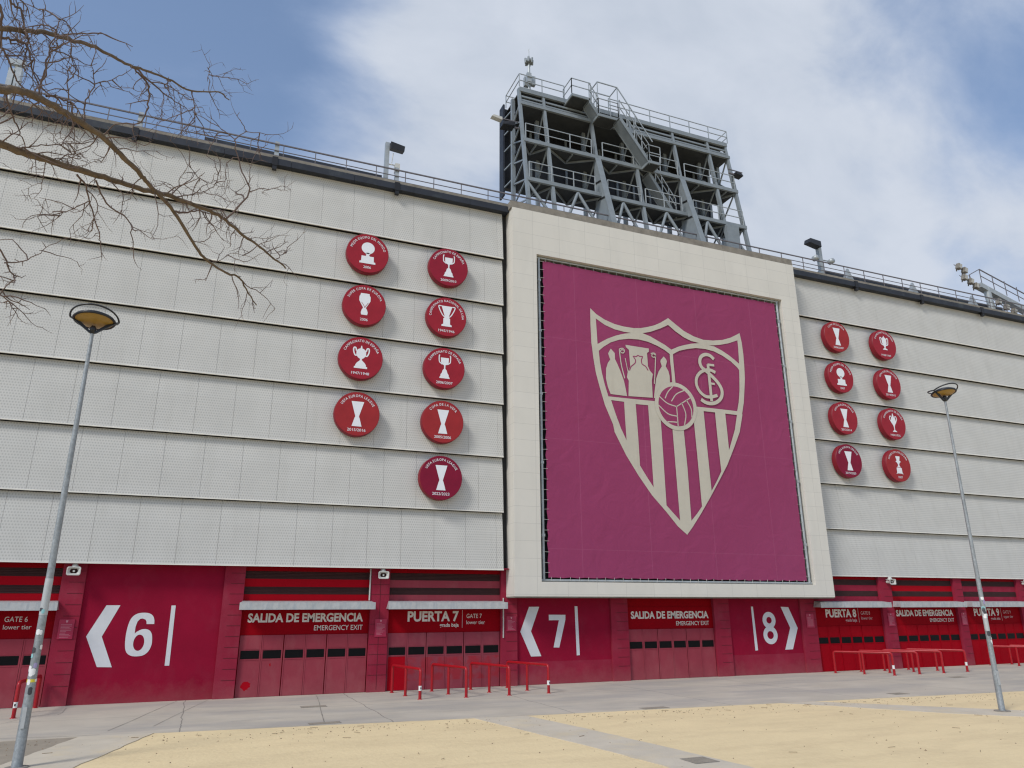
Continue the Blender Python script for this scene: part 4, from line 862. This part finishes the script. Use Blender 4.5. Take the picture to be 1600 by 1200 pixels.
# ---------------------------------------------------------------- handrails (bent red tube, three legs)
def handrail(mid=True):
    g = empty('handrail', (0, 0, 0), None, None)
    mb = MB(); h = 1.0; r = .10
    pts = [(0, -1.3, .012), (0, -1.3, h-r)]+[(0, -1.3+r-r*math.cos(a), h-r+r*math.sin(a)) for a in (.4, .8, 1.2, 1.57)]+[(0, 1.3-r+r*math.sin(a), h-r+r*math.cos(a)) for a in (0, .4, .8, 1.2, 1.57)]+[(0, 1.3, .012)]
    mb.tube(pts, .055, 10); mb.build('top_tube', 'rail', g)
    if mid: mb = MB(); mb.tube([(0, 0, .012), (0, 0, h-.02)], .052, 10); mb.build('leg', 'rail', g)
    for y in ((-1.3, 0, 1.3) if mid else (-1.3, 1.3)): mb = MB(); mb.lathe([(.0, .03), (.085, .028), (.09, .012)][::-1], 12, (0, y, 0)); mb.build('foot_plate', 'rail', g)
    return g
def copy_tree(o, parent=None):
    c = o.copy(); sc.collection.objects.link(c)
    if parent: c.parent = parent
    for ch in o.children: copy_tree(ch, c)
    return c
proto = handrail()
spots = [(-4.67, -1.07, -2.7, 'red bent tube handrail partly hidden behind left lamp post', 1), (7.36, -1.37, 8.8, 'red three legged handrail with white band on front leg, leftmost before gate 7', 1),
 (8.98, -1.47, 12, 'red three legged handrail second from left before gate 7', 0), (10.6, -1.5, 14, 'red three legged handrail third from left before gate 7', 0),
 (12.20, -1.45, 15, 'red three legged handrail with white band, rightmost of the gate 7 row', 1),
 (29.74, -1.37, 33, 'red handrail with white band, nearest the portal before gate 8', 1), (31.45, -1.3, 30, 'second red handrail from the portal in the gate 8 row', 0), (32.95, -1.38, 32, 'third red handrail from the portal, before the emergency exit', 0),
 (34.68, -1.3, 34, 'red handrail with white band ending the gate 8 row, left of right lamp post', 1), (41.25, -.95, 36, 'red handrail right behind the right lamp post before gate 9', 0), (42.95, -.95, 36, 'red handrail at the right frame edge before gate 9', 0)]
roots = [proto]+[copy_tree(proto) for _ in spots[1:]]
for o, (x, y, rz, lb, bd) in zip(roots, spots):
    o.location = (x, y, 0); o.rotation_euler.z = R(rz); tag(o, lb, 'handrail', 'red tube handrails before the gates')
    if bd:
        mb = MB(); mb.tube([(0, -1.3, .30), (0, -1.3, .46)], .0575, 12, 0); mb.box(-.02, .02, -1.362, -1.357, .35, .41, 1)
        b_ = mb.build('sticker_band', ['white', 'black']); b_.parent = o
# ---------------------------------------------------------------- street lamps
def lamp(x, y, h, lb, band=True, kp=1, kh=1):
    g = empty('street_lamp', (x, y, 0), lb, 'street lamp', 'street lamps before the stadium')
    zs = [0, 1.3, 1.301, 5.0, h]; mb = MB()
    mb.lathe([(.0, .0), (.145, .0), (.145, .02), (.135, .05), (.125, 1.15), (.118, 1.22), (.105, 2.4), (.085, 5.5), (.052, h)], 20, (x, y, 0)); mb.v = [(x+(p[0]-x)*kp, y+(p[1]-y)*kp, p[2]) for p in mb.v]; mb.build('pole', 'pole', g)
    mb = MB(); mb.lathe([(.22, .0), (.22, .02), (.14, .03), (.10, .02)], 20, (x, y, .012)); mb.build('base_plate', 'iron', g)
    mb = MB(); mb.box(x-.06*kp, x+.03*kp, y-.155*kp, y-.10*kp, .75, 1.15); mb.build('access_door', 'polel', g)
    zz = 2.95 if band else 2.3
    mb = MB(); mb.lathe([(.106*kp, zz), (.101*kp, zz+.75)], 20, (x, y, 0)); mb.build('sleeve', 'polel', g)
    for k in range(15):
        z = random.uniform(1.35, 3.1) if band else random.uniform(1.9, 3.9); a = random.uniform(-2.7, -.3); r_ = (.1215-.0055*z+.004)*kp+.001; hw = random.uniform(.025, .06); hh = random.uniform(.03, .08)
        mb = MB(); vs = []
        for i in range(5):
            aa = a+(i/4-.5)*2*hw/r_
            for q in (-hh, hh): vs.append((x+r_*math.cos(aa), y+r_*math.sin(aa), z+q*math.sqrt(max(.1, 1-((i-2)/2.6)**2))))
        mb.add(vs, [(2*i, 2*i+2, 2*i+3, 2*i+1) for i in range(4)]); mb.build('sticker', STK[random.choice((0, 0, 0, 1, 1, 2, 4))], g)
    mb = MB(); zq = 1.62; mb.lathe([(.1175*kp, zq), (.1170*kp, zq+.06)], 20, (x, y, 0)); 
    if band: mb.build('tape', 'yell', g)
    # head: shallow dished disc held by a V of two arms and an open ring
    hz = h+.36*kh; RR = .60*kh
    hd = MB(); hd.lathe([(0, .17*kh), (.2*kh, .165*kh), (.4*kh, .12*kh), (.55*kh, .04*kh), (RR, -.02), (RR-.02, -.05), (RR-.07, -.03)], 40, (x, y, hz))
    def tilt(m_):
        c_, s_2 = math.cos(R(-7)), math.sin(R(-7)); m_.v = [(p[0], y+(p[1]-y)*c_-(p[2]-hz)*s_2, hz+(p[1]-y)*s_2+(p[2]-hz)*c_) for p in m_.v]
    tilt(hd); head = hd.build('lamp_head', 'shell', g)
    dm = MB(); dm.lathe([(RR-.06, -.035), (.42*kh, -.075), (.25*kh, -.10), (0, -.11)], 40, (x, y, hz)); tilt(dm); dm.build('diffuser', 'amber', head)
    rg = MB()
    pts = [(x+(RR+.05)*math.cos(a), y+(RR+.05)*math.sin(a), hz+.02+.12*abs(math.sin(a))) for a in [2*math.pi*i/40 for i in range(41)]]
    rg.tube(pts, .022, 6, 0, False); tilt(rg); rg.build('ring', 'shell', head)
    am = MB()
    for s_ in (-1, 1):
        am.hexa([(x, y-.035, h-.06), (x+s_*.07, y-.035, h-.06), (x+s_*.07, y+.035, h-.06), (x, y+.035, h-.06)][::s_], [(x+s_*.34*kh, y-.02, hz-.10), (x+s_*(RR+.07), y-.02, hz+.02), (x+s_*(RR+.07), y+.02, hz+.02), (x+s_*.34*kh, y+.02, hz-.10)][::s_])
    am.lathe([(0, h-.08), (.05, h-.08), (.075, h+.06), (.04, h+.12), (0, h+.12)], 14, (x, y, 0))
    am.build('arm', 'shell', g)
lamp(-3.05, -10.9, 9.42, 'tall grey street lamp with amber disc head at left, covered in stickers', True, .76, .78)
lamp(22.91, -13.0, 9.85, 'tall grey street lamp with amber disc head at right, on the concrete strip', False, .66, .68)
# ---------------------------------------------------------------- bare tree, trunk standing left of the view
TR = empty('bare_tree', (-9.2, -24.0, 0), 'leafless tree reaching brown thorny branches in from the left', 'tree')
trunk = MB()
LIMBS = [
 ([(-2.63,-23.65,7.29),(-2.4,-23.57,7.65),(-2.14,-23.38,7.85),(-2.02,-23.22,8.0),(-1.9,-23.06,8.15),(-1.79,-22.89,8.28),(-1.72,-22.72,8.4),(-1.59,-22.54,8.52),(-1.44,-22.34,8.6),(-1.32,-22.15,8.69),(-1.19,-21.98,8.8),(-0.99,-21.79,8.89),(-0.74,-21.58,8.96),(-0.45,-21.45,9.12),(-0.34,-21.26,9.18)], .0165, .006),
 ([(-2.5,-23.74,6.74),(-2.26,-23.66,7.01),(-1.99,-23.52,7.16),(-1.87,-23.4,7.26),(-1.77,-23.26,7.32),(-1.67,-23.11,7.36),(-1.54,-22.94,7.38),(-1.37,-22.77,7.39),(-1.21,-22.57,7.34),(-1.05,-22.37,7.3),(-0.97,-22.21,7.28),(-0.86,-22.04,7.25),(-0.72,-21.86,7.19),(-0.51,-21.6,6.99),(-0.38,-21.42,6.9),(-0.12,-21.24,6.83),(0.01,-21.12,6.86),(0.14,-20.94,6.76),(0.25,-20.78,6.66)], .026, .006),
 ([(-2.69,-23.19,6.93),(-2.43,-23.0,7.06),(-2.13,-22.76,7.09),(-1.95,-22.58,7.14),(-1.74,-22.41,7.2),(-1.52,-22.24,7.26),(-1.29,-22.07,7.31),(-1.03,-21.9,7.36),(-0.82,-21.76,7.43),(-0.59,-21.61,7.45),(-0.34,-21.45,7.48),(-0.19,-21.3,7.48),(0.0,-21.12,7.43),(0.19,-20.96,7.4),(0.4,-20.79,7.34),(0.58,-20.63,7.3)], .025, .009)]
SUB = [
 ([(-1.35,-21.97,8.82),(-1.28,-21.88,8.82),(-1.18,-21.77,8.78),(-1.16,-21.65,8.71),(-1.18,-21.51,8.6),(-1.27,-21.38,8.5),(-1.51,-21.32,8.45),(-1.61,-21.23,8.38)], .016, .010),
 ([(-1.31,-21.96,8.82),(-1.15,-21.77,8.81),(-0.99,-21.58,8.81),(-0.83,-21.42,8.84)], .018, .006),
 ([(-0.74,-21.53,9.0),(-0.7,-21.38,8.88),(-0.67,-21.22,8.74)], .010, .004),
 ([(-0.19,-21.37,7.47),(-0.08,-21.39,7.63),(0.03,-21.44,7.84),(-0.05,-21.48,8.01),(-0.15,-21.53,8.22),(-0.21,-21.59,8.41),(-0.37,-21.6,8.52),(-0.48,-21.58,8.58)], .017, .006),
 ([(-0.2,-21.83,8.25),(-0.07,-21.77,8.44),(0.22,-21.66,8.54)], .009, .004),([(-0.07,-21.81,8.41),(-0.16,-21.83,8.52),(-0.25,-21.85,8.63)], .008, .003),
 ([(-0.55,-21.62,8.98),(-0.57,-21.68,9.14),(-0.58,-21.72,9.27)], .007, .004),
 ([(-1.77,-23.16,8.08),(-1.67,-23.11,8.17),(-1.54,-23.07,8.27),(-1.43,-23.02,8.34)], .012, .008),
 ([(-1.85,-23.03,7.51),(-1.84,-23.06,7.64),(-1.82,-23.12,7.79),(-1.81,-23.16,7.91),(-1.78,-23.19,8.02),(-1.75,-23.25,8.15),(-1.74,-23.25,8.21)], .014, .005),
 ([(-2.14,-23.32,7.81),(-2.07,-23.27,7.85),(-1.98,-23.21,7.86),(-1.95,-23.11,7.82),(-1.95,-23.03,7.78),(-1.9,-22.91,7.69)], .018, .008),
 ([(-2.2,-23.61,8.0),(-2.13,-23.52,7.97),(-2.12,-23.4,7.87),(-2.13,-23.28,7.77),(-2.09,-23.18,7.7),(-2.04,-23.06,7.61),(-2.02,-23.01,7.6)], .020, .007),
 ([(-2.12,-23.57,8.15),(-2.07,-23.46,8.08),(-2.01,-23.39,8.07),(-1.99,-23.26,7.97),(-1.97,-23.18,7.92),(-2.01,-23.05,7.78),(-1.99,-22.97,7.74)], .018, .006),
 ([(-1.66,-22.82,7.65),(-1.69,-22.86,7.82),(-1.64,-22.85,7.95),(-1.67,-22.85,8.05)], .010, .004),
 ([(-1.56,-22.56,7.65),(-1.57,-22.6,7.84),(-1.52,-22.63,8.02),(-1.56,-22.68,8.2)], .012, .005),([(-1.52,-22.66,8.0),(-1.41,-22.64,8.09),(-1.29,-22.63,8.2)], .008, .004),
 ([(-1.86,-22.77,7.68),(-1.78,-22.72,7.72),(-1.7,-22.67,7.74),(-1.67,-22.62,7.75),(-1.67,-22.52,7.67),(-1.61,-22.45,7.65)], .016, .010),
 ([(-1.63,-22.11,7.28),(-1.55,-22.01,7.22),(-1.51,-21.88,7.1),(-1.42,-21.7,6.87),(-1.41,-21.61,6.81)], .016, .006),
 ([(-1.46,-22.08,7.27),(-1.35,-21.92,7.11),(-1.16,-21.79,7.04),(-1.1,-21.65,6.89),(-1.07,-21.53,6.75)], .014, .005),
 ([(-1.51,-21.89,7.12),(-1.63,-21.84,7.05),(-1.75,-21.79,6.98),(-1.85,-21.73,6.89)], .009, .004),
 ([(-0.76,-21.38,7.44),(-0.65,-21.32,7.48),(-0.52,-21.28,7.56),(-0.41,-21.21,7.58)], .020, .007),
 ([(-0.39,-21.16,7.02),(-0.24,-21.11,7.02),(-0.1,-21.13,7.14),(0.07,-21.1,7.16)], .008, .003),
 ([(-0.73,-21.64,7.49),(-0.58,-21.64,7.56),(-0.46,-21.63,7.62),(-0.35,-21.66,7.73),(-0.32,-21.71,7.86)], .010, .005),
 ([(-0.43,-21.64,7.74),(-0.59,-21.65,7.83),(-0.73,-21.71,8.01)], .008, .004),
 ([(-2.12,-22.43,6.28),(-2.03,-22.33,6.17),(-1.98,-22.25,6.06),(-1.95,-22.2,6.02),(-2.0,-22.17,5.95),(-2.05,-22.14,5.89)], .012, .006),
 ([(-2.02,-22.33,6.11),(-1.92,-22.28,6.16),(-1.8,-22.26,6.26),(-1.71,-22.26,6.4)], .010, .004),([(-2.07,-22.24,5.85),(-1.99,-22.15,5.82),(-1.93,-22.05,5.75)], .010, .004),
 ([(0.44,-20.85,7.3),(0.53,-20.85,7.42),(0.62,-20.87,7.55)], .010, .005),([(-2.06,-22.71,7.11),(-1.95,-22.66,7.17),(-1.82,-22.61,7.25),(-1.68,-22.57,7.33),(-1.53,-22.52,7.41)], .010, .005),
 ([(-2.08,-23.14,7.4),(-2.04,-23.02,7.3),(-1.99,-22.92,7.22),(-1.95,-22.83,7.15)], .016, .006)]
# meeting point with the trunk
tk = [(-9.2, -24.0, -.1), (-9.15, -23.95, 1.2), (-9.0, -23.8, 2.6), (-8.5, -23.5, 4.2)]
trunk.tube(curve_pts(tk, 4), [.30-.011*i for i in range(13)], 14)
tkt = Vector(tk[-1])
trunk.build('trunk', 'bark', TR)
tw = MB(); random.seed(21)
def wob(pts, a): return [p if i in (0,) else p+Vector([random.gauss(0, a) for _ in range(3)]) for i, p in enumerate(pts)]
def twig(p, d, ln, r, lvl):
    """crooked twig with forks and short spurs"""
    n = max(3, int(ln/.055)); pts = [p.copy()]; q = p.copy(); dd = d.normalized()
    for i in range(n):
        dd = (dd+Vector([random.gauss(0, .23) for _ in range(3)])+Vector((0, 0, -.03 if lvl else 0))).normalized()
        q = q+dd*(ln/n); pts.append(q.copy())
    rs = [r*(1-.65*i/n) for i in range(n+1)]
    tw.tube(pts, rs, 5 if r > .006 else 4, 0, False)
    for i in range(1, n):
        if random.random() < .28:
            s_ = Vector([random.gauss(0, 1) for _ in range(3)]).normalized(); tw.tube([pts[i], pts[i]+s_*random.uniform(.012, .035)], [r*.6, .0012], 3, 0, False)
    if lvl > 0:
        for i in range(1, n+1):
            if random.random() < (.42 if lvl > 1 else .33):
                ax = (pts[min(i, n)]-pts[i-1]).normalized(); s_ = ax.cross(Vector([random.gauss(0, 1) for _ in range(3)])).normalized()
                twig(pts[i], (ax*.55+s_*.9+Vector((0, 0, random.uniform(-.3, .25)))), ln*random.uniform(.35, .65), max(r*.6, .0028), lvl-1)
lim_all = []
for pts, r0, r1 in LIMBS:
    P = [Vector(p) for p in pts]
    j = tkt+(P[0]-tkt)*.0
    ctrl = [j, j*.5+P[0]*.5+Vector((0, 0, .25))]+P
    C = curve_pts(ctrl, 5); n = len(C)
    C = [C[0]]+[c+Vector([random.gauss(0, .004) for _ in range(3)]) for c in C[1:]]
    rs = [(r0*1.5*(1-i/n)**1.0*.55+r0*.45*(1-(i/n)**2)+r1)*random.uniform(.93, 1.08) for i in range(n)]
    mb = MB(); mb.tube(C, rs, 9); mb.build('limb', 'bark', TR); lim_all.append((C, rs))
for pts, r0, r1 in SUB:
    C = curve_pts(pts, 4); n = len(C); C = [C[0]]+[c+Vector([random.gauss(0, .006) for _ in range(3)]) for c in C[1:]]
    rs = [(r0*(1-i/n)+r1*i/n)*.68 for i in range(n)]; tw.tube(C, rs, 6, 0, False); lim_all.append((C, [r*.8 for r in rs]))
    tail = (C[-1]-C[-3]).normalized(); twig(C[-1], tail, .25, r1, 1)
for li, (C, rs) in enumerate(lim_all):
    n = len(C)
    for i in range(2, n-1):
        vis = i > (6 if li < 3 else 1)
        if not vis: continue
        pr_ = (.20 if C[i].x > -5.5 and li == 0 else .28) if li < 3 else .32
        if random.random() < pr_:
            ax = (C[i+1]-C[i-1]).normalized(); s_ = ax.cross(Vector([random.gauss(0, 1) for _ in range(3)])).normalized()
            twig(C[i]+s_*rs[i]*.5, ax*.5+s_+Vector((0, 0, -.15)), random.uniform(.18, .55), random.uniform(.005, .0085), 2)
        if random.random() < .5:
            s_ = Vector([random.gauss(0, 1) for _ in range(3)]).normalized(); tw.tube([C[i], C[i]+s_*(rs[i]+random.uniform(.02, .06))], [.005, .002], 4, 0, False)
# denser thicket at the upper left
for k in range(20):
    base = random.choice(lim_all[0:1]+lim_all[10:16])[0]; p = random.choice(base)
    if p.x < -9 or p.x > -6.2: continue
    twig(p, Vector((random.uniform(-.5, .6), random.uniform(-.5, .5), random.uniform(-1, 1))), random.uniform(.3, .7), .008, 2)
tw.build('twigs', 'twig', TR)
print('twig verts', len(tw.v))
